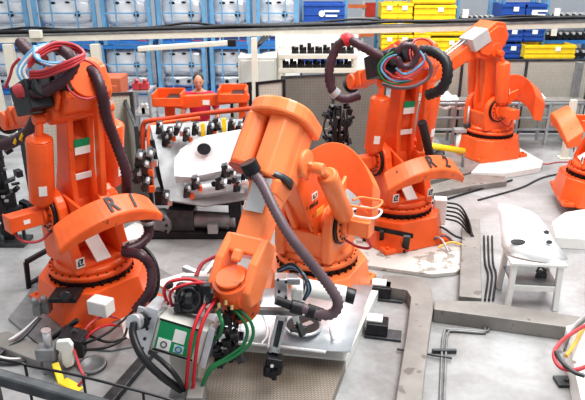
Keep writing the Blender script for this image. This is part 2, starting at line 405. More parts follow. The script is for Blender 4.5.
    if style == 'reach':
        B().beam(P(st_ + .02, dy, .145), P(st_ + .30, dy, .128), .16, .012, side=YY).obj('cover_plate', GBX, fa)
        b = B()
        for s_ in (-1, 1):
            b.prism([P(x, dy + s_ * .11, h) for x, h in ((fl - .42, -.09), (fl - .42, .09), (fl - .20, .14), (fl + .02, .12), (fl + .10, .0), (fl + .02, -.12), (fl - .2, -.12))], YY * s_ * .075)
        b.beam(P(fl - .42, dy, 0), P(fl - .27, dy, 0), .30, .20, side=YY)
        b.box(P(fl - .24, dy, .14), (.10, .08, .05), Matrix.Rotation(-a3, 3, 'Y'))
        b.obj('wrist_fork', O, t, .02)
        b = B(); c = P(fl - .0, dy, 0); b.cyl(c - f * .06 + g * .12, c + f * .10 - g * .22, .145, n=32); b.cyl(c - f * .06 + g * .12, c - f * .075 + g * .145, .115, n=32); b.cyl(c - YY * .11, c + YY * .11, .12, n=28)
        b.obj('wrist', ORD, t, .01)
    else:
        b = B(); b.beam(P(fl - .28, 0, 0), P(fl - .02, 0, -.01), .21, .21, .19, .17, side=YY); b.cyl(P(fl - .05, -.13, -.01), P(fl - .05, .13, -.01), .105, n=26)
        b.obj('wrist', O, t, .015)
        b = B(); c = P(fl - .05, 0, -.02); b.cyl(c + f * .08, c + f * .18, .09, n=22); b.cyl(c + f * .18, c + f * .21, .12, n=22); b.obj('tool_flange', DKS, t)
    return t, dict(S=S, E=E, P=P, f=f, g=g)
def W(t, p): return IM(t).inverted() @ V(p)
def hose(t, pts, r, m, name='hose', rib=0, n=10):
    return B().tube(pts, r, n, rib).obj(name, m, t, inv=IM(t))

# ---- robot at left with the R 1 counterweight
r1, k1 = robot('large orange robot in left foreground whose counterweight is lettered R 1', -2.05, 5.45, 136, -12, -20, 1.55, .025, ORA, ORD, .90, [('R', .0), ('1', -.44)], az=1.05, cwz=-.03)
def a(l, Y): return [A(x, y, Y if not isinstance(Y, (list, tuple)) else Y[i]) for i, (x, y) in enumerate(l)]
hose(r1, a([(20, 42), (32, 54), (44, 60)], [5.75, 5.6, 5.5]), .055, DPU, 'corrugated_hose', .022, 14)
hose(r1, a([(24, 91), (38, 93), (54, 87), (68, 75), (74, 62), (66, 52), (54, 46)], [5.05, 5.0, 5.0, 5.0, 5.05, 5.15, 5.3]), .048, DPU, 'corrugated_hose', .022, 14)
hose(r1, a([(84, 68), (94, 74), (102, 92), (107, 118), (116, 143), (126, 172), (127, 202)], [5.3, 5.25, 5.2, 5.3, 5.4, 5.4, 5.5]), .05, DPU, 'corrugated_hose', .022, 14)
hose(r1, a([(127, 202), (143, 216), (149, 232), (140, 244), (126, 250)], [5.5, 5.4, 5.4, 5.3, 5.2]), .05, DPU, 'corrugated_hose', .022, 14)
hose(r1, a([(124, 252), (140, 255), (151, 268), (150, 290), (136, 310)], [5.2, 5.1, 5.1, 5.0, 4.95]), .048, DPU, 'corrugated_hose', .022, 14)
hose(r1, a([(122, 248), (142, 247), (155, 262), (158, 285), (150, 305)], [5.3, 5.3, 5.2, 5.1, 5.0]), .02, BLK, 'cable')
B().tube(a([(17, 92), (23, 90), (29, 92)], [5.05] * 3), .062, 14).obj('red_sleeve', PIN, r1, inv=IM(r1))
for i, (m, dx, dy) in enumerate([(SKY, 0, 0), (WHP, 2, 1), (SKY, 4, 2), (WHP, 6, 3)]):
    hose(r1, a([(24 + dx, 84), (18 + dx, 72), (24 + dx, 59 + dy), (37 + dx, 47 + dy), (55, 43 + dy)], [5.05, 5.1, 5.15, 5.2, 5.3]), .014, m, 'coiled_cable')
for i, (m, o) in enumerate([(SKY, 0), (WHP, 2), (SKY, 4)]):
    hose(r1, a([(34 + o, 46 + o), (36 + o, 58 + o * .5), (50, 63 + o * .6), (66, 62 + o)], [5.1, 5.0, 5.0, 5.1]), .013, m, 'coiled_cable')
for i, (m, o) in enumerate([(PIN, 0), (RED, 3), (PIN, 6)]):
    hose(r1, a([(30, 72 + o), (44, 71 + o), (60, 65 + o), (76, 58 + o), (84, 53 + o * .5), (74, 45 + o), (55, 43 + o), (38, 52 + o), (28, 62 + o)], [5.0, 4.95, 4.9, 4.95, 5.1, 5.2, 5.15, 5.05, 5.0]), .014, m, 'coiled_cable')
hose(r1, a([(5, 88), (10, 76), (13, 66), (20, 58)], 5.3), .013, PIN, 'coiled_cable')
for (x, y) in [(104, 103), (148, 222), (141, 243)]:
    p = A(x, y, 5.28 if y < 150 else 5.38); B().cyl(p - V((0, 0, .02)), p + V((0, 0, .02)), .062, n=18).obj('hose_clamp', GSH, r1, inv=IM(r1))
# connector housings on its pedestal
b = B(); b.box(G(66, 295, .40), (.26, .22, .05)); b.cyl(G(66, 296, .42), G(66, 296, .52), .06, .045, n=8); b.obj('cable_gland', BLM, r1, .01, inv=IM(r1))
b = B(); b.box(G(101, 306, .34), (.21, .14, .15), Matrix.Rotation(R(-20), 3, 'Z')); b.obj('connection_box', WHP, r1, .012, inv=IM(r1))
for x, y in ((38, 308), (47, 306)):
    p = G(x, y, .26); B().box(p, (.075, .10, .12)).cyl(p + V((0, -.03, .05)), p + V((.0, -.05, .13)), .03, n=14).obj('plug', GRS, r1, .01, inv=IM(r1))
# ---- its tool, seen at the left edge
def dark_tool(label, X, Y, ztop, zbot, s=1.0, seed=1):
    random.seed(seed)
    t = thing('spot_welding_tool', label, 'welding tool', (X, Y, zbot))
    h = ztop - zbot
    b = B(); b.beam((0, 0, .05), (0, 0, h), .10 * s, .10 * s); b.cyl((0, 0, h * .28), (0, 0, h * .45), .11 * s, n=18); b.cyl((0, 0, h * .10), (0, 0, h * .16), .10 * s, n=18)
    b.obj('column', BLM, t, .008)
    for i in range(44):
        z = h * (.30 + .66 * random.random()); x, y = random.uniform(-.17, .17) * s, random.uniform(-.15, .14) * s; b = B()
        if i % 3: b.box((x, y, z), (random.uniform(.03, .11) * s, random.uniform(.04, .10) * s, random.uniform(.02, .10)), Matrix.Rotation(random.random() * 3, 3, 'Z') @ Matrix.Rotation(random.uniform(-.5, .5), 3, 'Y'))
        else: b.cyl((x, y, z), (x + random.uniform(-.1, .1), y, z + .05), .025 * s, n=12)
        b.obj('valve_block' if i % 3 else 'valve_body', GRS if i % 9 == 4 else (DKS if i % 5 == 0 else BLM), t, .004)
    for i in range(9):
        x = random.uniform(-.14, .14) * s
        B().tube([(x, -.1 * s, h * .95), (x + random.uniform(-.12, .12), -.18 * s, h * .7), (x * .3, -.15 * s, h * .45), (x * .5, -.08 * s, h * .3)], .012, 8).obj('cable', BLK, t)
    for i in range(8): B().box((random.uniform(-.15, .15) * s, -.13 * s, h * random.uniform(.4, .9)), (.04, .03, .03)).obj('fitting', GSH, t, .004)
    b = B(); b.beam((-.14 * s, 0, h * .2), (.14 * s, .02, h * .24), .06, .06); b.cyl((-.13 * s, 0, .0), (-.13 * s, 0, h * .2), .025, n=12); b.cyl((0.0, 0, 0), (0, 0, .06), .05 * s, .09 * s, n=16); b.cyl((.13 * s, 0.02, 0.03), (.13 * s, 0.02, h * .24), .022, n=12)
    b.box((0, -.02, .025), (.36 * s, .24 * s, .05)); b.obj('electrode_arm', DKS, t, .006)
    return t
p = G(12, 242, 0)
dt = dark_tool('black welding tool hanging under the left robot arm at the left picture edge', p.x, p.y, 1.50, .0, 1.25, 3)
b = B(); b.tube(a([(-6, 145), (8, 144), (20, 138), (30, 130), (36, 118)], [6.0, 5.9, 5.8, 5.7, 5.6]), .055, 14, .022); b.obj('corrugated_hose', DPU, dt, inv=IM(dt))
for (x, y) in ((18, 139), (24, 135)):
    p_ = A(x, y, 5.75 if x > 20 else 5.82); B().cyl(p_ - V((.012, 0, -.008)), p_ + V((.012, 0, -.008)), .066, n=16).obj('hose_band', YEL, dt, inv=IM(dt))

# ---- robot in the middle with the R 2 counterweight
r2, k2 = robot('orange robot at centre right whose counterweight is lettered R 2', 1.34, 7.05, 114, -7, -20, 1.2, .05, ORA, ORD, .90, [('R', -.02), ('2', -.48)], cwz=-.08)
hose(r2, a([(386, 59), (372, 52), (358, 44), (347, 40), (337, 47), (331, 62), (329, 78), (334, 93), (345, 99), (358, 96)], [6.8, 6.8, 6.8, 6.85, 6.9, 6.9, 6.9, 6.9, 6.9, 7.0]), .052, DPU, 'corrugated_hose', .026, 14)
B().tube(a([(343, 41), (347, 39), (351, 41)], 6.85), .07, 14).obj('red_sleeve', RED, r2, inv=IM(r2))
B().tube(a([(333, 91), (337, 95)], 6.9), .064, 14, step=2).obj('hose_clamp', GSH, r2, inv=IM(r2))
hose(r2, a([(420, 50), (434, 52), (446, 62), (447, 78), (440, 90), (428, 95)], [6.7, 6.6, 6.5, 6.45, 6.5, 6.6]), .058, BLK, 'corrugated_hose', .026, 14)
hose(r2, a([(424, 54), (431, 66), (428, 78), (415, 86), (398, 88), (382, 84)], [6.4] * 6), .020, GPU, 'coiled_cable')
hose(r2, a([(397, 52), (402, 46), (412, 46), (417, 54), (412, 65), (402, 66), (397, 58)], [6.3] * 7), .036, DPU, 'coiled_cable', .02)
for o, m in ((0, GHO), (3, SKY), (6, PIN)):
    hose(r2, a([(394 + o, 52 + o), (384 + o, 58), (378 + o, 68), (384 + o, 80 - o), (396, 84 - o), (412, 80)], [6.35] * 6), .012, m, 'coiled_cable')
for o in (0, 4): hose(r2, a([(396, 68 + o), (404, 74 + o), (414, 70 + o), (424, 60 + o), (418, 50), (408, 47)], [6.3] * 6), .013, PIN if o else SKY, 'coiled_cable')
hose(r2, a([(422, 122), (426, 138), (430, 156)], [6.6, 6.7, 6.8]), .05, BLK, 'corrugated_hose', .026, 14)
b = B()     # black guard straps on its pedestal
q0 = [(366, 223), (416, 232)]
IR = IM(r2)
b.beam(G(364, 226, .33), G(413, 236, .33), .03, .05); b.beam(G(382, 231, .33), G(381, 246, .06), .05, .03); b.beam(G(407, 236, .33), G(405, 250, .06), .08, .03); b.beam(G(363, 240, .06), G(405, 252, .06), .03, .05)
b.obj('guard_strap', BLM, r2, inv=IR)
p = G(364, 175, 0); 
dt2 = dark_tool('black welding tool with cables under the middle robot arm', 0.60, 7.85, 1.55, .55, 1.0, 5)
b = B(); b.beam((0, 0, 0.04), (-.25, .12, -.5), .05, .05); b.obj('electrode', BLM, dt2, .006)

# ---- far robot
r3, k3 = robot('farthest orange robot with silver motor box on its elbow', 3.50, 10.4, 203, 8, -29, 1.45, .1, ORA, ORA, 1.0, None, 1, .16, 'box', az=.86)
# ---- near robot reaching down
r4, k4 = robot('nearest light-washed orange robot in centre reaching down to the sheet metal', .25, 5.50, 243, 40, -49, 1.17, .12, ORB, ORB, .80, None, 1, .20, 'reach', az=.86)
hose(r4, a([(252, 172), (262, 184), (274, 208), (290, 236), (312, 264), (332, 290), (338, 304), (332, 314), (318, 314), (302, 308)], [4.36, 4.27, 4.12, 4.0, 3.95, 3.92, 3.9, 3.9, 3.92, 3.95]), .040, GPU, 'corrugated_hose', .016, 16)
b = B(); b.tube(a([(249, 166), (256, 176)], 4.36), .055, 16, step=2); b.tube(a([(253, 172), (248, 162)], 4.36), .07, 14, step=1); b.obj('hose_clamp', BLM, r4, inv=IM(r4))
b = B(); b.tube(a([(291, 306), (303, 309)], 3.96), .052, 16, step=2); b.tube(a([(307, 310), (322, 315)], 3.94), .052, 16, step=2); b.tube(a([(276, 300), (292, 306)], 3.97), .035, 16, step=2); b.obj('hose_connector', BLM, r4, inv=IM(r4))
E4 = k4['E']; S4 = k4['S']
# side plate, name plate and labels on the lower arm
a2_ = R(40); u4 = V((sin(a2_), 0, cos(a2_))); w4 = V((cos(a2_), 0, -sin(a2_)))
def at4(p, q, y): return S4 + u4 * p + w4 * q + V((0, y, 0))
ap = B().prism([at4(p, q, .131) for p, q in ((-.05, -.20), (-.05, .22), (.45, .20), (.92, .13), (.92, -.13), (.45, -.19))], (0, .022, 0)).obj('arm_cover', ORD, r4, .006)
def lab4(cx, cz, wd, hh, m, n, txt=None, ts=.05):
    c = S4 + V((cx, .153, cz)); o = B().box(c + V((0, .002, 0)), (wd, .004, hh)).obj(n, m, ap)
    if txt: text(txt, ts, BLK, o, frame(c + V((0, .006, 0)), (-1, 0, 0), (0, 0, 1)), ext=.001)
lab4(.295, .355, .115, .065, WLB, 'name_plate', 'R.3', .06); lab4(.16, .16, .17, .07, YLB, 'yellow_label')
for x_, z_ in ((.24, .27), (.31, .275), (.37, .28)): lab4(x_, z_, .05, .035, BLM, 'worn_mark')
# bent guard handles round the drive
for zz, m_ in ((.20, ORB), (.10, WHP)):
    B().tube([(-.02, .36, .86 + zz), (-.12, .40, .86 + zz), (-.13, .52, .86 + zz), (-.12, .62, .86 + zz), (.06, .63, .86 + zz), (.12, .54, .86 + zz), (.12, .36, .86 + zz)], .012, 8).obj('guard_handle', m_, r4)
# ---- robot at right edge
r5, k5 = robot('orange robot cut off by the right picture edge with raised slab counterweight', 4.33, 8.05, -12, 15, -10, 1.3, .15, ORA, ORD, 1.0, None, 1, .02)

# lights -----------------------------------------------------------------
w = bpy.data.worlds.new('world'); bpy.context.scene.world = w; w.use_nodes = True
w.node_tree.nodes['Background'].inputs[0].default_value = (.93, .96, 1, 1); w.node_tree.nodes['Background'].inputs[1].default_value = .50
def area(loc, sx, sy, e, rot=(0, 0, 0), col=(1, 1, 1)):
    l = bpy.data.lights.new('area_light', 'AREA'); l.shape = 'RECTANGLE'; l.size = sx; l.size_y = sy; l.energy = e; l.color = col
    o = bpy.data.objects.new('area_light', l); C.objects.link(o); o.location = loc; o.rotation_euler = rot
area((2.5, 5, 7.5), 2.4, 7, 640, (0, R(8), 0), (1, .98, .95))
area((-4, 9, 7.5), 2.4, 7, 230, (0, R(-8), 0), (1, .98, .95))
area((3, 13, 7.5), 10, 3, 560, (0, 0, 0))
vs = bpy.context.scene.view_settings; vs.view_transform = 'Standard'; vs.look = 'Medium High Contrast'; vs.exposure = .30
# ================================================================ FLOOR PLATES AND DUCTS
def slab(px, z, h, name, m, label, cat, group=None, bevel=.008, uv=False):
    ps = [G(x, y, z) for x, y in px]; c = sum(ps, V()) / len(ps)
    loc = V((c.x, c.y, z - h))
    b = B(); b.prism([p - loc for p in ps], (0, 0, -h)); o = b.obj(name, m, None, bevel, uv=uv); o.location = loc
    return tag(o, label, cat, group)
slab([(213, 272), (382, 283), (346, 360), (203, 346)], .12, .12, 'base_plate', WHP, 'white base plate under the nearest robot and its gripper', 'base plate')
slab([(202, 347), (346, 361), (322, 425), (186, 425)], .11, .11, 'tread_plate', CHK, 'worn tread plate with yellowish wear in front of the nearest robot', 'floor plate', uv=True)
slab([(40, 345), (8, 318), (38, 280), (150, 262), (200, 292), (176, 338), (110, 350)], .025, .025, 'base_plate', GRS, 'grey steel plate under the left foreground robot', 'base plate')
slab([(318, 246), (352, 232), (452, 240), (480, 246), (468, 266), (455, 272), (432, 274), (345, 262)], .05, .05, 'base_plate', mat('grimy_pale_plate', (.56, .55, .52), .5, 0, .1, 3, 0, (.3, .28, .25), .56), 'white bolted plate under the centre right robot', 'base plate')
slab([(392, 188), (436, 153), (470, 150), (482, 162), (470, 172)], .10, .10, 'floor_platform', DUC, 'grey steel platform between the two rear robots', 'platform')
slab([(396, 194), (470, 174), (505, 176), (507, 181), (470, 186), (398, 200)], .09, .09, 'floor_beam', DUC, 'low steel edge beam along the front of grey platform', 'floor duct')
slab([(471, 172), (482, 161), (472, 150), (520, 148), (543, 161), (541, 167), (505, 173)], .10, .10, 'base_plate', WHP, 'white plate on beams under the farthest robot', 'base plate')
slab([(552, 222), (565, 212), (640, 200), (660, 232), (600, 240), (556, 237)], .15, .15, 'base_plate', WHP, 'white base frame under the robot at the right edge', 'base plate')
slab([(566, 326), (600, 316), (620, 420), (586, 420), (575, 372)], .22, .22, 'base_plate', WHP, 'white machine base in the bottom right corner', 'base plate')
slab([(463, 218), (480, 219), (482, 298), (459, 296)], .15, .15, 'cable_duct', DUC, 'grey floor duct running from centre robot cables to the crosswise duct', 'floor duct')
slab([(434, 300), (480, 301), (590, 318), (590, 330), (434, 309)], .15, .15, 'cable_duct', DUC, 'long grey floor duct running crosswise to the right edge', 'floor duct')
slab([(383, 275), (412, 276), (424, 280), (432, 290), (433, 310), (428, 345), (421, 410), (394, 410), (407, 330), (411, 297), (407, 290), (383, 286)], .15, .15, 'cable_duct', DUC, 'curved grey floor duct running down to the bottom edge', 'floor duct')
slab([(-4, 333), (8, 331), (58, 352), (40, 362), (-4, 345)], .08, .08, 'floor_beam', DUC, 'short grey floor beam at the left bottom edge', 'floor duct')
slab([(183, 306), (191, 307), (112, 402), (98, 402)], .06, .06, 'floor_beam', DKS, 'dark steel channel running diagonally below the gripper', 'floor channel')
slab([(330, 246), (352, 243), (356, 250), (334, 253)], .04, .04, 'foot_plate', DKS, 'small dark foot plate behind the nearest robot', 'foot plate')
for i, (x, y, l) in enumerate([(383, 297, 'dark support foot with white top beside upper corner of white base plate'), (379, 334, 'dark support foot with white top beside lower edge of white base plate')]):
    p = G(x, y, 0); t = thing('support_foot', l, 'foot', p, R(-12), 'support feet beside the white base plate')
    B().box((0.04, -.02, .015), (.34, .16, .03)).obj('foot_plate', DKS, t, .004)
    b = B(); b.box((-.02, 0, .09), (.20, .17, .12)); b.obj('block', BLM, t, .01)
    B().box((-.05, .02, .16), (.15, .13, .02)).obj('top_pad', WHP, t, .004)
# conduits and floor cables
def floorcable(px, z, r, name, m, label, cat, group=None):
    ps = [G(x, y, z) for x, y in px]; c = V((ps[0].x, ps[0].y, 0))
    o = B().tube([p - c for p in ps], r, 8).obj(name, m); o.location = c
    return tag(o, label, cat, group)
for k, o in enumerate((0, 4)):
    floorcable([(489 - o, 318), (489 - o, 329 + o * .3), (482, 331 + o * .4), (450 + o, 329 + o * .4), (444 + o, 333), (442 + o, 350), (440 + o, 404)], .02, .012, 'conduit', GRS, ['outer grey conduit bending down beside the curved floor duct', 'inner grey conduit bending down beside the curved floor duct'][k], 'conduit', 'conduits on the floor')
o = B().box((0, 0, .02), (.22, .03, .04)).obj('conduit_clamp', DKS, None, .004); o.location = G(444, 353); tag(o, 'dark clamp bar holding the two floor conduits', 'clamp')
floorcable([(397, 349), (452, 358)], .03, .012, 'floor_rod', DKS, 'thin dark rod lying crosswise at the curved duct', 'rod')
for k, xs in enumerate((484, 488, 492)):
    floorcable([(xs, 236), (xs + 1, 262), (xs + 4, 275), (xs + 1, 300)], .02, .011, 'floor_cable', BLK, 'black cable lying on the floor beside the lengthwise duct', 'cable', 'black cables beside the lengthwise duct')
floorcable([(478, 200), (520, 188), (548, 176), (600, 168)], .015, .014, 'floor_cable', DKS, 'thin dark cable crossing the floor behind the draped sheet part', 'cable')
floorcable([(330, 213), (420, 205), (470, 192), (512, 180)], .015, .016, 'floor_cable', BLK, 'black cable lying along the front of the low edge beam', 'cable')
floorcable([(528, 160), (546, 164), (560, 162), (600, 163)], .012, .010, 'floor_cable', PIN, 'thin red cable crossing the floor beside the farthest robot plate', 'cable')
# junction box with cables behind the centre robot
t = thing('junction_box', 'small white junction box with black cables between centre robot and duct', 'junction box', G(437, 236, 0), R(-10))
b = B(); b.box((0, 0, .36), (.16, .16, .34)); b.obj('box', WHP, t, .012)
B().box((0, 0.03, .095), (.05, .05, .19)).obj('post', GRS, t)
for i in range(5):
    b = B(); z = .48 - i * .055
    b.tube([(.07, -.02, z), (.24, -.06, z - .02), (.36, -.16, z * .6), (.40 + .015 * i, -.30, .12)], .013, 8); b.obj('cable', BLK, t)
b = B(); b.tube([(-.30, .05, .33), (-.18, 0, .36), (-.06, 0, .34)], .02, 8); b.obj('cable', BLK, t)
for k, (m, pts) in enumerate([(BLK, [(-.18, -.25, .12), (.0, -.2, .22), (.2, -.3, .15), (.36, -.3, .12)]), (GPU, [(-.10, -.4, .12), (.05, -.42, .2), (.18, -.36, .1), (.34, -.42, .12)]), (YLB, [(-.02, -.55, .1), (.14, -.5, .16), (.32, -.52, .12)]), (GSH, [(-.15, -.3, .1), (0, -.45, .18), (.1, -.6, .08)])]):
    B().tube(pts, .014, 8).obj('cable', m, t)
# ================================================================ STAND AND DRAPED SHEET PART
c = G(530, 305, 0) + V((0, .12, 0))
t = thing('wooden_stand', 'white painted stand with lower shelf under the draped sheet part', 'stand', c, R(-6))
for sx in (-1, 1):
    for sy in (-1, 1): B().beam((sx * .235, sy * .20, 0), (sx * .22, sy * .18, .50), .055, .055).obj('leg', WHP, t, .006)
b = B(); b.box((0, 0, .515), (.54, .46, .035)); b.obj('top', WHP, t, .008)
B().box((0, -.19, .24), (.42, .03, .06)).obj('rail', WHP, t, .004); B().box((0, .19, .24), (.42, .03, .06)).obj('rail', WHP, t, .004)
B().box((0, 0, .28), (.46, .38, .015)).obj('shelf', GRS, t)
o = B().prism([(-.06, -.03, 0), (.05, -.05, 0), (.07, .03, 0), (.0, .05, 0)], (0, 0, .05)).tube([(-.04, 0, .05), (.0, .02, .1), (.06, 0, .06)], .012, 8).obj('metal_offcut', DKS, None, .005)
o.location = c + V((.09, -.03, .288)); tag(o, 'small dark metal piece lying on the shelf of white stand', 'metal part')
def sheet(rows, name, m, label, cat, th=.012, holes=(), group=None, ref=None, smooth=True):
    """curved sheet through rows of world points, thickened; holes = [(point, axis_a, axis_b)] dark openings"""
    ref = ref or sum([p for r_ in rows for p in r_], V()) / sum(len(r_) for r_ in rows)
    nr, nc = len(rows), len(rows[0]); b = B()
    b.add([p - ref for r_ in rows for p in r_], [(i * nc + j, i * nc + j + 1, (i + 1) * nc + j + 1, (i + 1) * nc + j) for i in range(nr - 1) for j in range(nc - 1)], smooth)
    b.m = 1
    for p, ax_, bx_ in holes:
        p = V(p) - ref; b.add([p + V(ax_) * cos(q * pi / 8) + V(bx_) * sin(q * pi / 8) for q in range(16)], [tuple(range(16))])
    o = b.obj(name, [m, BLM]); o.location = ref
    so = o.modifiers.new('s', 'SOLIDIFY'); so.thickness = th; so.offset = 0
    return tag(o, label, cat, group)
def GZ(l): return [G(x, y, z) for x, y, z in l]
rows = [GZ([(498, 204, .88), (507, 205, .89), (518, 207, .89), (529, 211, .87), (537, 215, .84)]),
        GZ([(499, 214, .80), (508, 213, .83), (522, 216, .82), (535, 220, .80), (546, 226, .75)]),
        GZ([(501, 232, .70), (512, 230, .74), (527, 231, .73), (541, 235, .70), (554, 241, .66)]),
        GZ([(502, 245, .62), (514, 245, .66), (530, 248, .65), (548, 253, .61), (568, 259, .54)]),
        GZ([(507, 254, .55), (516, 257, .55), (530, 260, .55), (546, 263, .54), (558, 263, .52)])]
def hol(x, y, z, a_, b_, dz=.014): 
    p = G(x, y, z); return (p + V((0, 0, dz)), V((a_, 0, 0)), V((0, b_, b_ * .5)))
sheet(rows, 'sheet_metal_part', WHT, 'white pressed car body part draped on the white stand', 'sheet part', .012,
      [hol(518, 242, .69, .075, .028, .004), hol(546, 233, .71, .03, .022, .008), hol(549, 243, .67, .03, .018, .010)], smooth=True)
# ================================================================ POSITIONER WITH JIG AND PANEL
def bb(n, m, t, f_, bevel=.006): 
    b = B(); f_(b); return b.obj(n, m, t, bevel, inv=IM(t))
base = G(205, 238, 0)
t = thing('welding_positioner', 'dark motor driven positioner with silver jig plate behind the nearest robot', 'welding jig', base)
Yp = base.y
def f(b):
    p = A(158, 225, Yp); b.cyl(p, p + V((.06, .16, 0)), .17, n=32); b.cyl(p - V((.0, .02, 0)), p, .07, n=20); b.m = 1; b.bolts(p, (-.06, -.16, 0), .13, 10, .016, .02)
b = B(); f(b); b.obj('drive_flange', [GRS, BLM], t, inv=IM(t))
bb('gearbox', DKS, t, lambda b: b.box(A(183, 219, Yp + .15), (.34, .3, .36)), .02)
bb('motor', GRS, t, lambda b: (b.cyl(A(195, 219, Yp + .1), A(230, 221, Yp + .1), .11, n=24), b.cyl(A(228, 221, Yp + .1), A(236, 221, Yp + .1), .085, n=24)), .01)
bb('terminal_box', GSH, t, lambda b: b.box(A(213, 228, Yp - .05), (.13, .10, .13)), .01)
bb('base_frame', BLM, t, lambda b: (b.box(G(190, 228, .05), (1.1, .5, .10)), b.box(G(236, 214, .25), (.16, .3, .5)), b.box(A(200, 196, Yp + .25), (1.15, .18, .2))), .015)
jp = [A(150, 125, Yp + .75), A(252, 118, Yp + .85), A(262, 196, Yp + .0), A(205, 206, Yp - .15), A(166, 200, Yp - .1)]
nrm = (jp[1] - jp[0]).cross(jp[4] - jp[0]).normalized()
bb('jig_plate', GSH, t, lambda b: b.prism(jp, -nrm * .035 if nrm.y < 0 else nrm * .035), .006)
random.seed(11)
def clampset(pts, sc):
    for i, (x, y, Yq) in enumerate(pts):
        p = A(x, y, Yq); b = B(); q = random.uniform(-.5, .5)
        b.box(p, (.05 * sc, .09 * sc, .12 * sc), Matrix.Rotation(q, 3, 'Y')); b.m = 1
        b.box(p + V((.01, -.05, .045)) * sc, (.035 * sc, .12 * sc, .03 * sc), Matrix.Rotation(q, 3, 'X')); b.cyl(p + V((-.03, 0, -.08)) * sc, p + V((-.02, .02, .02)) * sc, .022 * sc, n=12)
        b.m = 2; b.cyl(p + V((.03, -.07, .06)) * sc, p + V((.03, -.11, .03)) * sc, .018 * sc, n=10); b.m = 3; b.box(p + V((.035, .0, -.06)) * sc, (.04 * sc, .04 * sc, .05 * sc))
        b.obj('toggle_clamp', [DKS, BLM, GSH, ORA if i % 2 else SIL], t, inv=IM(t))
clampset([(160, 127, Yp + .6), (170, 133, Yp + .5), (178, 128, Yp + .5), (187, 134, Yp + .4), (196, 128, Yp + .5), (211, 128, Yp + .45), (217, 124, Yp + .5), (232, 124, Yp + .5), (240, 128, Yp + .45), (247, 119, Yp + .5), (255, 121, Yp + .5), (263, 116, Yp + .5), (166, 138, Yp + .5)], 1.25)
clampset([(140, 158, Yp), (146, 166, Yp - .05), (139, 174, Yp), (147, 182, Yp - .05), (150, 156, Yp)], 1.5)
clampset([(166, 197, Yp - .2), (188, 190, Yp - .3), (220, 182, Yp - .35), (232, 176, Yp - .35), (238, 184, Yp - .3), (246, 172, Yp - .3), (226, 170, Yp - .4), (196, 182, Yp - .3)], 1.25)
for x, y in ((203, 130), (224, 125)):
    bb('yellow_clamp_arm', YEL, t, lambda b: b.box(A(x, y, Yp + .38), (.05, .05, .17)), .004)
bb('jig_cable', BLK, t, lambda b: b.tube([A(x, y, Yp + .3) for x, y in ((152, 140), (156, 160), (162, 185), (175, 205))], .03, 10), 0)
Yq = Yp - .05
rows = [a([(180, 150), (193, 141), (206, 136), (228, 132), (250, 128), (266, 125)], [Yq + .34] * 6),
        a([(179, 153), (192, 145), (206, 140), (230, 135), (254, 131), (270, 128)], [Yq + .22] * 6),
        a([(175, 158), (190, 152), (206, 146), (230, 142), (256, 137), (278, 133)], [Yq + .18] * 6),
        a([(174, 168), (190, 165), (206, 162), (230, 158), (258, 151), (285, 143)], [Yq + .08] * 6),
        a([(175, 176), (190, 177), (206, 174), (230, 169), (258, 160), (282, 152)], [Yq - .02] * 6),
        a([(176, 183), (192, 183), (208, 181), (232, 174), (256, 166), (276, 159)], [Yq + .06] * 6)]
sheet(rows, 'sheet_metal_part', WHT, 'bright pressed panel with round hole clamped on the positioner jig', 'sheet part', .012,
      [(A(204, 149, Yq + .10), V((.085, 0, 0)), V((0, .03, .065)))], smooth=False)
rows = [a([(184, 183), (204, 182), (230, 176), (262, 167)], [Yq - .02] * 4), a([(186, 193), (206, 192), (232, 188), (266, 178)], [Yq - .10] * 4), a([(192, 198), (208, 197), (234, 192), (262, 184)], [Yq - .06] * 4)]
sheet(rows, 'sheet_metal_part', SHT, 'lower bent sheet strip with square openings below the bright panel', 'sheet part', .012,
      [(A(214, 184, Yq - .12), V((.035, 0, 0)), V((0, 0, .035))), (A(240, 179, Yq - .12), V((.035, 0, 0)), V((0, 0, .035)))])
# ---- orange loading frame behind the jig
Yo = 8.55
t = thing('loading_frame', 'orange cross beam frame with two open trays in front of the worker', 'frame', (A(205, 100, Yo).x, Yo, 0))
bb('cross_beam', ORA, t, lambda b: b.prism([A(168, 106, Yo), A(168, 101, Yo), A(174, 97, Yo), A(246, 93, Yo), A(249, 96, Yo), A(249, 101, Yo), A(240, 103, Yo), A(180, 109, Yo)], (0, .12, 0)))
for x0, y0, x1, y1 in ((169, 100, 172, 128), (243, 94, 243, 120)):
    bb('post', ORA, t, lambda b: b.beam(A(x0, y0, Yo + .1), V((A(x0, y0, Yo).x, Yo + .1, 0)), .13, .12))
for x, y, w_ in ((169, 95, .40), (233, 91, .38)):
    p = A(x, y, Yo + .05)
    def f(b):
        b.box(p + V((0, 0, -.12)), (w_, .36, .03)); b.box(p + V((0, -.17, -.07)), (w_, .03, .12)); b.box(p + V((0, .17, -.03)), (w_, .03, .2)); b.box(p + V((-w_ / 2, 0, -.04)), (.03, .36, .18)); b.box(p + V((w_ / 2, 0, -.04)), (.03, .36, .18))
    bb('tray', ORA, t, f)
    bb('tray_dark_block', BLM, t, lambda b: b.box(p + V((w_ * .2, 0, -.05)), (w_ * .5, .28, .08)))  # dark block filling part of the tray interior
bb('label_plate', WLB, t, lambda b: b.box(A(206, 102.5, Yo - .005), (.1, .006, .07)), 0)
bb('edge_tube', mat('dark_orange_paint', (.50, .06, .015), .4), t, lambda b: b.tube(a([(150, 200), (146, 180), (143, 150), (143, 127), (148, 121), (165, 119), (200, 114), (256, 108)], [8.0, 8.0, 8.1, 8.2, 8.2, 8.25, 8.3, 8.3]), .035, 10), 0)
bb('edge_tube', ORA, t, lambda b: b.tube(a([(153, 190), (149, 150), (149, 130), (156, 124), (200, 118)], [7.9, 8.0, 8.1, 8.15, 8.2]), .025, 10), 0)
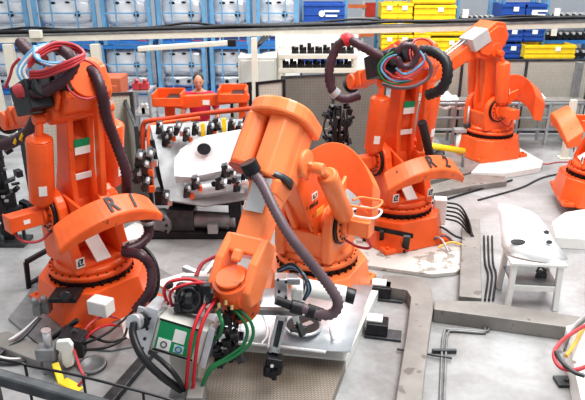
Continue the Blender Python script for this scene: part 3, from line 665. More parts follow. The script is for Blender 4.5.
# ================================================================ PERSON
def skin_fig(name, m, parent, chain, edges, sub=2):
    me = bpy.data.meshes.new(name); me.from_pydata([c[0] for c in chain], edges, []); me.materials.append(m)
    o = bpy.data.objects.new(name, me); C.objects.link(o); o.parent = parent
    sk = o.modifiers.new('skin', 'SKIN'); sk.use_smooth_shade = True
    me.skin_vertices.new() if not me.skin_vertices else None
    for i, c in enumerate(chain): 
        d = me.skin_vertices[0].data[i]; d.radius = c[1] if hasattr(c[1], '__len__') else (c[1], c[1]); d.use_root = (i == 0)
    s_ = o.modifiers.new('sub', 'SUBSURF'); s_.levels = sub; s_.render_levels = sub
    return o
pp = G(198, 74, 1.74); px_, py_ = pp.x, pp.y
t = thing('person', 'dark haired person in a crimson short sleeved shirt looking down behind the orange frame', 'person', (px_, py_, 0), R(8))
ch = [((0, 0, .95), (.15, .11)), ((0, 0, 1.10), (.14, .10)), ((0, 0, 1.28), (.17, .11)), ((0, 0, 1.42), (.15, .09)), ((0, -.01, 1.50), (.06, .06)), ((0, -.02, 1.56), (.055, .055)),
      ((.17, 0, 1.41), .06), ((.23, -.02, 1.28), .05), ((.27, -.05, 1.12), .042), ((.22, -.22, 1.03), .034), ((.18, -.36, .99), .028),
      ((-.17, 0, 1.41), .06), ((-.23, -.02, 1.28), .05), ((-.27, -.05, 1.12), .042), ((-.22, -.22, 1.03), .034), ((-.18, -.36, .99), .028),
      ((.09, 0, .86), .095), ((.10, 0, .50), .06), ((.10, .02, .12), .045), ((.10, -.08, .05), .04), ((-.09, 0, .86), .095), ((-.10, 0, .50), .06), ((-.10, .02, .12), .045), ((-.10, -.08, .05), .04)]
ed = [(0, 1), (1, 2), (2, 3), (3, 4), (4, 5), (3, 6), (6, 7), (7, 8), (8, 9), (9, 10), (3, 11), (11, 12), (12, 13), (13, 14), (14, 15), (0, 16), (16, 17), (17, 18), (18, 19), (0, 20), (20, 21), (21, 22), (22, 23)]
body = skin_fig('body', SKN, t, ch, ed)
sc_ = [((0, 0, .90), (.16, .12)), ((0, 0, 1.10), (.155, .115)), ((0, 0, 1.28), (.185, .125)), ((0, 0, 1.43), (.155, .10)), ((0, 0, 1.475), (.08, .075)), ((.17, 0, 1.42), .075), ((.235, -.02, 1.28), .065), ((.255, -.03, 1.20), .062), ((-.17, 0, 1.42), .075), ((-.235, -.02, 1.28), .065), ((-.255, -.03, 1.20), .062)]
skin_fig('shirt', SHR, t, sc_, [(0, 1), (1, 2), (2, 3), (3, 4), (3, 5), (5, 6), (6, 7), (3, 8), (8, 9), (9, 10)])
skin_fig('trousers', TRO, t, [((0, 0, .95), (.165, .12)), ((.09, 0, .84), .11), ((.10, 0, .50), .075), ((.10, .02, .10), .06), ((-.09, 0, .84), .11), ((-.10, 0, .50), .075), ((-.10, .02, .10), .06)], [(0, 1), (1, 2), (2, 3), (0, 4), (4, 5), (5, 6)])
b = B(); b.ball((0, -.05, 1.635), (.072, .088, .108)); b.ball((0, -.06, 1.57), (.05, .062, .055)); b.prism([(-.014, -.138, 1.612), (.014, -.138, 1.612), (0, -.128, 1.655)], (0, -.024, -.01)); b.ball((.074, -.04, 1.63), (.012, .02, .03)); b.ball((-.074, -.04, 1.63), (.012, .02, .03)); b.ball((0, -.13, 1.58), (.024, .008, .006))
hd = b.obj('head', SKN, t)
B().ball((.028, -.128, 1.64), (.013, .008, .007)).obj('eye', BLK, hd); B().ball((-.028, -.128, 1.64), (.013, .008, .007)).obj('eye', BLK, hd)
b = B(); b.ball((0, -.018, 1.672), (.082, .092, .088)); b.ball((0, .015, 1.63), (.076, .066, .09)); b.obj('hair', HAI, t)
for s_ in (-1, 1):
    b = B(); b.ball((.175 * s_, -.385, .985), (.036, .045, .018))
    for k in range(4): b.tube([(.175 * s_ + (k - 1.5) * .018, -.42, .988), (.175 * s_ + (k - 1.5) * .02, -.455, .984), (.175 * s_ + (k - 1.5) * .02, -.475 + .008 * abs(k - 1.5), .968)], .0085, 6)
    b.tube([(.15 * s_, -.38, .985), (.125 * s_, -.41, .98), (.12 * s_, -.43, .975)], .0095, 6); b.obj('hand', SKN, t)
# ================================================================ BACKGROUND FENCES, BEAM, POSTS
def fence(x0, y0, x1, y1, Y0, Y1, name, m, label, ztop=None, post=.05, nm=2, frame_m=GRS, zb=.06, cat='fence'):
    p, q = A(x0, y0, Y0), A(x1, y1, Y1); q.z = q.z if ztop is None else ztop
    loc = V(((p.x + q.x) / 2, (p.y + q.y) / 2, 0)); t = thing(name, label, cat, loc)
    d = (q - p)
    for i in range(nm + 1):
        c = p + d * (i / nm); B().beam((c.x - loc.x, c.y - loc.y, 0), (c.x - loc.x, c.y - loc.y, c.z), post, post).obj('post', frame_m, t)
    L = lambda v, z: V((v.x - loc.x, v.y - loc.y, z))
    b = B(); b.beam(L(p, p.z - .02), L(q, q.z - .02), post * .8, post * .8); b.obj('top_rail', frame_m, t)
    b = B(); b.beam(L(p, zb), L(q, zb), post * .8, post * .8); b.obj('bottom_rail', frame_m, t)
    nrm_ = V((-d.y, d.x, 0)).normalized() * .006
    for i in range(nm):
        c0, c1 = p + d * (i / nm), p + d * ((i + 1) / nm)
        B().prism([L(c0, zb), L(c1, zb), L(c1, c1.z - .02), L(c0, c0.z - .02)], nrm_).obj('mesh_panel', m, t, uv=True)
    return t
fence(398, 60, 592, 59, 12.0, 12.0, 'safety_fence', MSH, 'beige grey mesh safety fence behind the farthest robot', nm=3, frame_m=DKS)
fence(282, 76, 386, 71, 10.3, 10.3, 'safety_screen', MSD, 'dark brown grey screen wall behind the nearest robot head', nm=2, frame_m=DKS, post=.04)
fence(257, 82, 284, 79, 9.8, 9.8, 'mesh_gate', MSH, 'black framed mesh panel right of the cream post', nm=1, frame_m=BLM)
fence(231, 85, 250, 82, 10.0, 10.0, 'mesh_gate', MSH, 'black framed mesh panel left of the cream post', nm=1, frame_m=BLM)
fence(106, 93, 131, 92, 8.6, 8.9, 'mesh_gate', MSH, 'dark framed mesh panel beside the left foreground robot', nm=1, frame_m=DKS)
fence(124, 97, 136, 126, 8.9, 8.1, 'mesh_gate', MSH, 'low mesh guard slanting toward the positioner', nm=1, frame_m=DKS, cat='guard')
fence(16, 104, 100, 98, 7.6, 7.9, 'safety_fence', MSH, 'mesh safety fence behind the left foreground robot', nm=2, frame_m=DKS)
fence(112, 178, 150, 180, 7.9, 7.9, 'floor_guard', MSD, 'low black guard frame left of the positioner', nm=1, frame_m=BLM, cat='guard')
# white light-curtain post
def post(x0, y0, Yq, w_, name, m, label, d_=None):
    p = A(x0, y0, Yq); o = B().box((0, 0, p.z / 2), (w_, d_ or w_, p.z)).box((0, 0, .01), (w_ * 2, w_ * 2, .02)).obj(name, m, None, .004); o.location = (p.x, Yq, 0); return tag(o, label, 'post')
post(101, 112, 7.5, .075, 'light_curtain_post', WHP, 'slim white post behind the left foreground robot hose')
post(8, 44, 12.3, .17, 'gantry_post', CRM, 'leftmost cream gantry post')
post(95, 44, 12.3, .17, 'gantry_post', CRM, 'cream gantry post behind left robot, second from the left')
post(254, 38, 10.4, .10, 'gantry_post', CRM, 'cream post with black cables beside the pale cabinet')
post(281, 38, 12.3, .17, 'gantry_post', CRM, 'cream gantry post right of the pale cabinet')
post(580, 62, 11.6, .12, 'fence_post', GRS, 'thick grey post at the right end of the mesh fence')
post(574, 100, 10.4, .10, 'gantry_post', CRM, 'short cream post behind the raised counterweight at right')
bl, br_ = A(-12, 40, 12.4), A(600, 24, 12.4); bc = (bl + br_) / 2
t = thing('overhead_beam', 'long cream beam carrying black cables across the background', 'beam', (bc.x, bc.y, 0))
bb('beam', CRM, t, lambda b: b.beam(bl, br_, .14, .12, side=V((0, 1, 0))))
bb('cable_tray', GRS, t, lambda b: b.beam(bl + V((0, 0, .09)), br_ + V((0, 0, .07)), .20, .04, side=V((0, 1, 0))))
for k in range(6):
    random.seed(k); pts = []
    for i in range(16):
        u_ = i / 15; p = bl.lerp(br_, u_); pts.append(p + V((0, -.09 + k * .03, .135 + random.uniform(-.015, .03) + (.06 if k == 5 and i % 4 == 1 else 0))))
    bb('cable', [BLK, DKS][k % 3 == 1], t, lambda b: b.tube(pts, .024, 8), 0)
bb('end_support', CRM, t, lambda b: (b.beam(V((bl.x + .05, bl.y, 0)), bl, .12, .12), b.beam(V((br_.x - .05, br_.y, 0)), br_, .12, .12)))
pl_, pr_ = A(138, 49, 12.1), A(228, 43, 12.1)
t = thing('light_fixture', 'long cream lamp housing mounted below the overhead beam', 'lamp', ((pl_.x + pr_.x) / 2, 12.1, 0))
bb('housing', CRM, t, lambda b: b.beam(pl_, pr_, .12, .10, side=V((0, 1, 0))), .02)
bb('end_cap', BLM, t, lambda b: b.beam(pr_, A(236, 43, 12.1), .13, .13, side=V((0, 1, 0))), .01)
bb('bracket', GRS, t, lambda b: (b.beam(A(150, 47, 12.1), A(150, 43, 12.3), .04, .04), b.beam(A(220, 43, 12.1), A(220, 38, 12.3), .04, .04)))
o = B().box((0, 0, 0), (.24, .10, .15)).obj('junction_box', CRM, None, .01); o.location = A(36, 34, 12.25); tag(o, 'small cream box mounted on the beam cables at upper left', 'junction box')
# cabinet
p = A(258, 90, 11.2); zt = A(258, 57, 11.2).z
t = thing('electric_cabinet', 'pale grey electric cabinet behind the cream post', 'cabinet', (p.x, 11.4, 0))
B().box((0, 0, zt / 2), (.72, .45, zt)).obj('body', CAB, t, .015); B().box((-.0, -.235, zt / 2), (.62, .02, zt - .12)).obj('door', CAB, t, .006)
B().box((.22, -.25, zt * .6), (.03, .03, .18)).obj('handle', BLM, t)
for k in range(3):
    bb('cable', BLK, t, lambda b: b.tube([A(270 - k * 3, 36, 12.2), A(264 - k * 3, 41 + k, 10.6), A(256 - k * 1.5, 50 + k * 2, 10.5), A(253.5 + k, 66, 10.5), A(252.5 + k, 90, 10.6)], .018, 8), 0)
# ---- bench with dark castings
p0, p1 = A(284, 62, 11.2), A(352, 57, 11.2)
t = thing('parts_bench', 'cream two level bench behind the dark screen', 'bench', ((p0.x + p1.x) / 2, 11.4, 0))
zs = [A(318, 56, 11.2).z, A(318, 70, 11.2).z]
for i, z in enumerate(zs): B().box((0, 0, z), (1.45, .6, .08)).obj('shelf', CRM, t, .006)
for sx in (-1, 1):
    for sy in (-1, 1): B().box((sx * .68, sy * .26, zs[0] / 2), (.06, .06, zs[0])).obj('leg', CRM, t)
B().box((0, .5, zs[0] + .14), (1.6, .03, .34)).obj('back_board', WHP, t)
cx0 = t.location.x
def casting(x, z, k, lev):
    b = B(); b.box((0, 0, .03), (.13, .2, .06)); b.cyl((-.03, 0, .06), (-.03, 0, .12 + .03 * (k % 3)), .035, n=12); b.cyl((.035, 0, .05), (.035, 0, .11), .028, n=12); b.box((0, -.08, .08), (.05, .05, .06))
    o = b.obj('metal_casting', BLM, None, .004); o.location = (x, 11.3, z + .04); return tag(o, 'small black casting standing on the %s level of cream bench' % lev, 'casting', 'black castings on the %s bench level' % lev)
for k in range(8): casting(cx0 - .42 + k * .145, zs[0], k, 'upper')
for k in range(9): casting(cx0 - .60 + k * .145, zs[1], k, 'lower')
# ================================================================ STORAGE AT THE BACK
def stillage(i, lvl, x0, x1, ztop, zbot, Yq):
    pL, pR = A(x0, 60, Yq).x, A(x1, 60, Yq).x
    if lvl == 'upper': pL, pR = A(x0, 15, Yq).x, A(x1, 15, Yq).x
    w_, h = pR - pL, ztop - zbot
    t = thing('stillage', 'blue steel stillage with pressed panels, %s from left in the %s tier' % (ordinal(i), lvl), 'stillage', ((pL + pR) / 2, Yq + .5, zbot), 0, 'blue stillages in the background')
    for sx in (-1, 1):
        for sy in (-1, 1): B().box((sx * (w_ / 2 - .05), sy * .5, h / 2), (.10, .09, h)).obj('corner_post', BLV, t)
    for z in (.06, h - .05):
        b = B(); b.box((0, -.5, z), (w_, .06, .09)); b.box((0, .5, z), (w_, .06, .09))
        for sx in (-1, 1): b.box((sx * (w_ / 2 - .04), 0, z), (.06, 1, .08))
        b.obj('rim', BLU, t)
    for k in (-1, 1): B().box((k * w_ * .2, -.51, h / 2), (.035, .03, h)).obj('front_bar', BLV, t)
    B().box((0, -.515, h * .62), (w_, .025, .035)).obj('front_bar', BLV, t)
    B().box((0, 0, .10), (w_ - .1, .95, .04)).obj('deck', BLD, t)
    B().box((w_ * .28, -.50, .10), (.28, .05, .05)).obj('red_stop', PIN, t)
    for k in range(2):
        hh = h * (.54 if k == 0 else .26); zc = zbot + (h * .66 if k == 0 else h * .24); ww = w_ * .43
        cxx = (pL + pR) / 2; yy = Yq + .20 + k * .05; rws = []
        for r_ in range(7):
            v_ = -1 + r_ / 3; row = []
            for c_ in range(11):
                u_ = -1 + c_ / 5; cut = 1 - .10 * (abs(v_) ** 3)
                row.append(V((cxx + ww * u_ * cut, yy - .05 * min(1, 2.5 * (1 - abs(u_))) * min(1, 2.5 * (1 - abs(v_))) + .02 * sin(6 * u_ + 3 * v_) + .015 * cos(7 * v_), zc + hh / 2 * v_ * (1 - .18 * max(0, u_) ** 2))))
            rws.append(row)
        hs_ = [(V((cxx + ww * .42, yy - .08, zc - hh * .12)), V((.075, .0, 0)), V((0, 0, .075))), (V((cxx - ww * .45, yy - .09, zc + hh * .28)), V((.08, 0, 0)), V((0, 0, .03))), (V((cxx + ww * .1, yy - .09, zc + hh * .3)), V((.06, 0, 0)), V((0, 0, .025)))]
        if k: hs_ = [(V((cxx - ww * .3 + q * .3, yy - .11, zc + .02)), V((.05, 0, 0)), V((0, 0, .04))) for q in range(3)]
        sheet(rws, 'pressed_panel', SHT if k else WHT, '%s pressed panel in the %s stillage of the %s tier' % (['large pale', 'low grey'][k], ordinal(i), lvl), 'pressed panel', .012, hs_, 'pressed panels in the blue stillages')
zm = 1.30
for i, (x0, x1) in enumerate([(-32, 28), (33, 96), (101, 151), (157, 206), (210, 250), (256, 298)]): stillage(i, 'upper', x0, x1, 2.58, zm, 16.0)
for i, (x0, x1) in enumerate([(-25, 30), (38, 96), (101, 151), (157, 206), (210, 252), (256, 298)]): stillage(i, 'lower', x0, x1, zm, 0.0, 16.0)
# bins
def bin_(x0, x1, y0, y1, Yq, m, name, label, grp, logo=False, tagp=True, support=False):
    p, q = A(x0, y0, Yq), A(x1, y1, Yq); w_, h = abs(q.x - p.x), abs(p.z - q.z)
    t = thing(name, label, 'bin', ((p.x + q.x) / 2, Yq + .4, q.z), 0, grp)
    b = B(); b.box((0, -.38, h / 2), (w_, .03, h)); b.box((0, .38, h / 2), (w_, .03, h)); b.box((-w_ / 2 + .015, 0, h / 2), (.03, .76, h)); b.box((w_ / 2 - .015, 0, h / 2), (.03, .76, h)); b.box((0, 0, .02), (w_, .76, .04)); b.obj('shell', m, t, .008)
    b = B(); b.box((0, -.405, h - .05), (w_ + .03, .03, .06)); b.box((0, -.405, h * .45), (w_ + .01, .02, .03)); b.box((0, -.405, .06), (w_ + .02, .03, .05)); b.obj('rib', m, t, .004)
    if tagp: B().box((w_ * .22 - .1, -.425, h * .72), (.14, .008, .11)).obj('paper_tag', WLB, t)
    if logo:
        for z, ln in ((h * .62, .40), (h * .40, .30)): B().box((w_ * .18, -.424, z), (ln, .008, .05)).obj('white_marking', WLB, t)
        B().cyl((-w_ * .06, -.42, h * .5), (-w_ * .06, -.43, h * .5), .08, n=16).obj('white_emblem', WLB, t)
    return t
bin_(304, 344, 3, 24, 16.2, BLD, 'storage_bin', 'large blue container with white round emblem right of the stillages', 'large blue containers', True, False)
bin_(304, 344, 26, 44, 16.2, BLD, 'storage_bin', 'blue container under the one with the white round emblem', 'large blue containers', False, False)
bin_(304, 344, 46, 68, 16.2, BLD, 'storage_bin', 'lowest blue container in the stack beside the stillages', 'large blue containers', False, False)
yb = [(382, 397, 3, 20), (398, 412, 3, 20), (415, 455, 5, 21), (414, 455, -12, 4), (382, 397, 35, 50), (398, 412, 35, 50), (415, 430, 27, 39), (431, 470, 26, 36), (382, 412, 21, 34), (382, 412, 51, 66), (415, 470, 38, 54), (415, 470, 56, 76)]
yl = ['yellow bin at the left of the top yellow row', 'yellow bin second in the top yellow row', 'wide yellow bin right in the upper yellow row', 'topmost wide yellow bin at the picture top', 'left small yellow bin below the overhead beam', 'second small yellow bin below the overhead beam', 'third small yellow bin just below the overhead beam', 'wide yellow bin just below the overhead beam', 'yellow bin half hidden by the overhead beam', 'yellow bin above the R 2 robot elbow', 'wide yellow bin behind the reaching forearm', 'lowest wide yellow bin behind the mesh fence']
for (x0, x1, y0, y1), l in zip(yb, yl): bin_(x0, x1, y0, y1, 16.4, YEL, 'storage_bin', l, 'yellow bins', False, True)
bl_ = [(503, 525, 4, 22, 'blue bin with white tag, left on the top blue row'), (526, 545, 4, 22, 'blue bin with pale markings, right on the top blue row'), (503, 523, 28, 42, 'blue bin directly below the overhead beam, left one'), (524, 543, 28, 42, 'blue bin directly below the overhead beam, right one'), (496, 524, 44, 59, 'bright blue bin beside the yellow bin above the fence')]
for i, (x0, x1, y0, y1, l) in enumerate(bl_): bin_(x0, x1, y0, y1, 16.2, BLD, 'storage_bin', l, 'blue bins on the right racks', i == 1, i != 1)
bin_(526, 574, 45, 59, 15.9, YEL, 'storage_bin', 'long yellow bin standing above the mesh fence at right', 'yellow bins')
bin_(496, 574, 60, 78, 15.9, BLD, 'storage_bin', 'wide blue bin low behind the mesh fence at right', 'blue bins on the right racks')
# racks with dark wheels
def rack(x0, x1, Yq, levels, label, ncol):
    p, q = A(x0, 10, Yq), A(x1, 10, Yq); w_ = q.x - p.x; zt = 2.75
    t = thing('storage_rack', label, 'rack', ((p.x + q.x) / 2, Yq + .4, 0), 0, 'light blue storage racks')
    for sx in (-1, 1):
        for sy in (-1, 1): B().box((sx * w_ / 2, sy * .4, zt / 2), (.08, .08, zt)).obj('upright', BLV, t)
    for y in levels:
        z = A(520, y, Yq).z; b = B(); b.box((0, -.4, z - .05), (w_, .05, .09)); b.box((0, .4, z - .05), (w_, .05, .09)); b.box((0, 0, z - .02), (w_, .8, .02)); b.obj('shelf', BLU, t)
    return t.location.x, w_
def wheels(xc, w_, y, Yq, grp, lab, n, tags=True):
    z = A(520, y, Yq).z
    for k in range(n):
        x = xc - w_ / 2 + w_ * (k + .5) / n; r_ = min(.15, w_ / n * .5)
        b = B(); b.cyl((0, -.30, r_), (0, .3, r_), r_, n=18); b.m = 1; b.cyl((0, -.34, r_ * 1.9), (0, .1, r_ * 1.9), r_ * .45, n=10)
        o = b.obj('machined_part', [BLM, GBX], None); o.location = (x, Yq + .38, z); tag(o, lab, 'machined part', grp)
    for k in range(1 if tags else 0):
        o = B().box((0, 0, .1), (.16, .01, .22)).obj('paper_sheet', WLB); o.location = (xc - w_ * .35, Yq - .04, z + .12); tag(o, 'white paper sheet hanging on the rack over: ' + lab[:0] + grp, 'paper')
xa, wa = rack(458, 499, 16.6, (22, 40, 58), 'blue rack with dark parts left of the blue bins', 8)
wheels(xa, wa - .1, 22, 16.6, 'parts in the left rack top row', 'dark round part in the rack left of the blue bins', 7)
xa, wa = rack(547, 604, 16.6, (21, 40, 60), 'blue rack with dark parts at the right picture edge', 8)
wheels(xa, wa - .1, 21, 16.6, 'parts in the right rack top row', 'dark round part on the right rack above the overhead beam', 8)
wheels(xa, wa - .1, 40, 16.6, 'parts in the right rack middle row', 'dark round part on the right rack below the overhead beam', 8)
wheels(xa, wa - .1, 58, 16.6, 'parts in the right rack low row', 'dark round part low on the rack at right, beside long yellow bin', 8, False)
# support racks behind bins
for x0, x1, l in ((503, 542, 'blue rack carrying the blue bins at right'), (381, 409, 'blue rack carrying the small yellow bins'), (415, 453, 'blue rack carrying the wide yellow bins'), (301, 346, 'blue rack around the emblem container')):
    rack(x0, x1, 16.9, (23, 43, 60), l, 0)
# distant clutter
t = thing('assembly_frame', 'hazy orange and white frame far behind between blue and yellow containers', 'frame', (A(363, 15, 24).x, 24, 0))
for sx in (-.8, 0, .8): B().box((sx, 0, 1.2), (.08, .08, 2.4)).obj('post', WHP, t)
for z, m_ in ((2.2, ORB), (1.75, ORB), (1.3, WHP), (.7, ORB)): B().box((0, 0, z), (1.9, .3, .12), Matrix.Rotation(.12 if z > 2 else 0, 3, 'Y')).obj('shelf', m_, t)
o = B().box((0, 0, .25), (.5, .4, .5)).box((0, -.21, .25), (.3, .02, .3)).obj('crate', mat('red_plastic', (.7, .06, .03), .5), None, .01); o.location = V((A(372, 17, 24).x, 24, 1.37)); tag(o, 'small red crate on the far hazy frame', 'crate')
# pallets of pale sheets far back
for i, (x0, x1, l) in enumerate([(255, 300, 'pale cloth covered pile behind the cabinet'), (345, 380, 'pale covered pile far behind the hose loop')]):
    p, q = A(x0, 70, 15), A(x1, 70, 15); b = B(); b.box((0, 0, .55), (q.x - p.x, .9, 1.1)); b.box((0, 0, .06), (q.x - p.x + .1, 1, .12)); b.ball((0, 0, 1.1), ((q.x - p.x) * .45, .4, .14))
    o = b.obj('covered_pallet', WHP, None, .04); o.location = ((p.x + q.x) / 2, 15.2, 0); tag(o, l, 'pallet')
# ---- roller track along the far fence
p, q = A(430, 118, 11.5), A(562, 118, 11.5)
t = thing('conveyor_track', 'grey tube rail track with parts along the mesh fence', 'conveyor', ((p.x + q.x) / 2, 11.4, 0)); w_ = q.x - p.x + .6
for y_, z in ((-.2, .82), (.2, .82), (-.2, .55), (-.2, .32)): B().cyl((-w_ / 2, y_, z), (w_ / 2, y_, z), .03, n=12).obj('rail', GSH, t)
for i in range(6):
    x = -w_ / 2 + .1 + i * (w_ - .2) / 5; B().beam((x, -.2, 0), (x, -.2, .85), .05, .05).obj('leg', GSH, t); B().beam((x, .2, 0), (x, .2, .85), .05, .05).obj('leg', GSH, t)
B().box((0, 0, .86), (w_, .36, .02)).obj('tray', DUC, t)
def lump(x0, x1, y0, y1, Yq, l):
    p, q = A(x0, y0, Yq), A(x1, y1, Yq); w2, h2 = (q.x - p.x) / 2, (p.z - q.z); c = V(((p.x + q.x) / 2, Yq, q.z)); rws = []
    for i in range(6):
        v_ = i / 5; rws.append([c + V((w2 * u_ * (1 - .25 * v_), .25 * (v_ - .5), h2 * (v_ * (1 - .5 * u_ * u_)) + .03 * sin(7 * u_ + 2 * v_))) for u_ in [-1 + k / 5 for k in range(11)]])
    sheet(rws, 'sheet_metal_part', WHT, l, 'sheet part', .012, [], None)
lump(434, 463, 94, 107, 11.3, 'white pressed part on the conveyor left of the farthest robot')
lump(514, 551, 92, 106, 11.4, 'white pressed part on the conveyor right of the farthest robot')
# clamp station left of farthest robot
p = G(457, 158, 0)
t = thing('clamp_station', 'small grey clamping station on post beside the yellow tube', 'clamping station', p)
B().cyl((0, 0, 0), (0, 0, .5), .05, n=16).obj('post', WHP, t); B().box((0, 0, .52), (.22, .16, .07)).obj('head', GSH, t, .01); B().cyl((.12, 0, .5), (.12, 0, .95), .02, n=10).obj('rod', GSH, t); B().cyl((.2, 0, .4), (.2, 0, .85), .02, n=10).obj('rod', GSH, t); B().box((.2, 0, .6), (.26, .12, .05)).obj('arm', DKS, t, .005)
p, q = A(425, 145, 9.4), A(464, 151, 9.6); c = (p + q) / 2
t = thing('yellow_guard_tube', 'yellow guard tube with black end left of the farthest robot', 'tube', (c.x, c.y, 0))
bb('tube', YEL, t, lambda b: b.cyl(p, q, .05, n=14), 0); [bb('foot', GRS, t, lambda b: b.cyl(V((e.x, e.y, 0)), e, .025, n=10), 0) for e in (p, q)]
t = thing('machine_unit', 'grey machine unit with pale box behind the R 2 counterweight', 'machine', G(424, 172, 0))
B().box((-.1, .5, .2), (.9, .6, .4)).obj('body', GRS, t, .02); B().box((.02, .3, .5), (.28, .25, .28)).obj('pale_box', WHP, t, .03); B().tube([(.0, 0, .1), (.15, .1, .3), (.3, .2, .35), (.4, .4, .2)], .03, 8).obj('hose', DKS, t)
# ================================================================ GRIPPER AND SHEET ON THE BASE PLATE
rows = [GZ([(198, 292, .35), (232, 290, .38), (262, 290, .36), (300, 284, .36), (340, 284, .38), (373, 286, .34)]),
        GZ([(198, 305, .36), (232, 302, .33), (262, 300, .35), (298, 295, .38), (335, 293, .42), (368, 298, .38)]),
        GZ([(200, 320, .36), (232, 315, .31), (262, 312, .35), (296, 308, .38), (330, 306, .42), (362, 312, .38)]),
        GZ([(203, 333, .36), (234, 330, .33), (262, 328, .36), (292, 325, .35), (328, 326, .38), (357, 330, .36)]),
        GZ([(206, 341, .30), (236, 342, .30), (262, 344, .30), (292, 347, .30), (326, 351, .30), (350, 352, .30)])]
sheet(rows, 'sheet_metal_part', SHT, 'large bright pressed sheet with round opening held over the base plate', 'sheet part', .014, [])
pc = G(303, 326, .385)
o = B().tube([(.155 * cos(q * pi / 8), .155 * sin(q * pi / 8), .0) for q in range(17)], .014, 8).obj('hole_rim', SHT); o.location = pc + V((0, 0, .01)); sh = [x for x in C.objects if x.name.startswith('sheet_metal_part')][-1]
o.parent = sh; o.location = pc + V((0, 0, .01)) - sh.location
o = B().add([V((.15 * cos(q * pi / 12), .15 * sin(q * pi / 12), 0)) for q in range(24)], [tuple(range(24))]).obj('opening', DKS); o.parent = sh; o.location = pc + V((0, 0, .006)) - sh.location
for nm_, l_, r_ in (('embossed_rib', [(314, 300), (326, 318), (334, 340)], .012), ('embossed_rib', [(330, 302), (352, 302), (346, 324), (332, 322), (330, 302)], .012), ('embossed_rib', [(248, 296), (262, 312), (268, 332), (262, 344)], .012), ('embossed_rib', [(210, 300), (240, 303), (238, 334)], .010), ('flange_edge', [(206, 342), (236, 343), (262, 345), (292, 348), (326, 352)], .014), ('embossed_rib', [(268, 348), (272, 330), (282, 318)], .010)):
    B().tube([G(x, y, .375) - sh.location for x, y in l_], r_, 8).obj(nm_, WHT, sh)
o = B().beam(G(292, 330, .39) - sh.location, G(312, 322, .39) - sh.location, .05, .01).obj('crossing_strip', SHT, sh)
p = G(240, 300, 0)
t = thing('robot_gripper', 'black and silver gripping and welding tool mounted on the nearest robot wrist', 'gripper', (p.x, p.y, .3))
I4 = IM(t)
def gp(n, m, f_, bevel=.004): b = B(); f_(b); return b.obj(n, m, t, bevel, inv=I4)
gp('main_bar', SIL, lambda b: b.beam(A(178, 287, 4.35), A(262, 300, 4.2), .07, .06))
gp('cross_bar', GRS, lambda b: b.beam(A(205, 309, 4.1), A(300, 312, 4.15), .05, .05))
gp('cross_bar', SIL, lambda b: b.beam(A(184, 268, 4.75), A(222, 284, 4.5), .05, .05))
gp('cross_bar', SIL, lambda b: b.beam(A(215, 262, 4.85), A(196, 286, 4.5), .045, .045))
gp('cross_bar', WHP, lambda b: b.beam(A(182, 276, 4.6), A(232, 278, 4.55), .05, .04))
gp('mounting_plate', DKS, lambda b: b.beam(A(243, 300, 4.22), A(243, 309, 4.18), .22, .2))
# fan block
pf = A(190, 298, 4.0); rot = Matrix.Rotation(R(-22), 3, 'X') @ Matrix.Rotation(R(6), 3, 'Y')
def f(b):
    b.box(pf, (.22, .12, .22), rot)
fan = gp('drive_motor', BLM, f, .02)
def f(b):
    n_ = rot @ V((0, -1, 0)); b.tube([pf + n_ * .065 + rot @ V((.085 * cos(q * pi / 6), 0, .085 * sin(q * pi / 6))) for q in range(13)], .012, 8); b.cyl(pf + n_ * .06, pf + n_ * .085, .03, n=16)
    for q in range(4): b.beam(pf + n_ * .068, pf + n_ * .068 + rot @ V((.1 * cos(q * pi / 2 + .7), 0, .1 * sin(q * pi / 2 + .7))), .016, .012)
b = B(); f(b); b.obj('motor_grille', DKS, fan, inv=I4)
b = B(); n_ = rot @ V((0, -1, 0)); b.cyl(pf + n_ * .085, pf + n_ * .10, .018, n=14); b.obj('hub', SIL, fan, inv=I4)
# transformer box with green label
pt = A(183, 335, 3.85); rt = Matrix.Rotation(R(-8), 3, 'Z') @ Matrix.Rotation(R(14), 3, 'Y') @ Matrix.Rotation(R(-14), 3, 'X')
tb = gp('transformer_box', CAB, lambda b: b.box(pt, (.38, .24, .27), rt), .01)
nf = rt @ V((0, -.121, 0))
def pane(n, m, cx, cz, w2, h2, d2=.004):
    B().box(pt + nf + rt @ V((cx, -d2, cz)), (w2, .006, h2), rt).obj(n, m, tb, inv=I4)
pane('green_label', GRN, -.02, .01, .29, .22); pane('white_label', WLB, .0, .035, .09, .10, .008); pane('white_label', WLB, -.10, -.055, .10, .085, .008); pane('white_label', mat('pale_green_label', (.55, .75, .6), .5), .015, -.06, .075, .06, .008); pane('black_strip', BLM, -.02, .125, .31, .012, .006); pane('black_strip', BLM, -.02, -.115, .31, .012, .006)
B().tube([pt + nf + rt @ V((-.10 + .022 * cos(q * pi / 6), -.014, -.055 + .022 * sin(q * pi / 6))) for q in range(13)], .004, 6).obj('round_symbol', BLM, tb, inv=I4)
B().tube([pt + nf + rt @ V((.015 + .022 * cos(q * pi / 6), -.014, -.06 + .022 * sin(q * pi / 6))) for q in range(13)], .005, 6).obj('round_symbol', BLU, tb, inv=I4)
gp('side_bracket', SIL, lambda b: (b.box(pt + rt @ V((-.24, -.02, .0)), (.10, .28, .40), rt), b.box(pt + rt @ V((-.33, .03, -.01)), (.12, .03, .24), rt)))
gp('side_bracket', SIL, lambda b: b.box(pt + rt @ V((.22, -.02, .02)), (.05, .26, .32), rt))
def f(b):
    for zz in (-.12, -.04, .04, .12): b.cyl(pt + rt @ V((-.24, -.155, zz)), pt + rt @ V((-.24, -.17, zz)), .012, n=8)
gp('screw_row', BLM, f, 0)
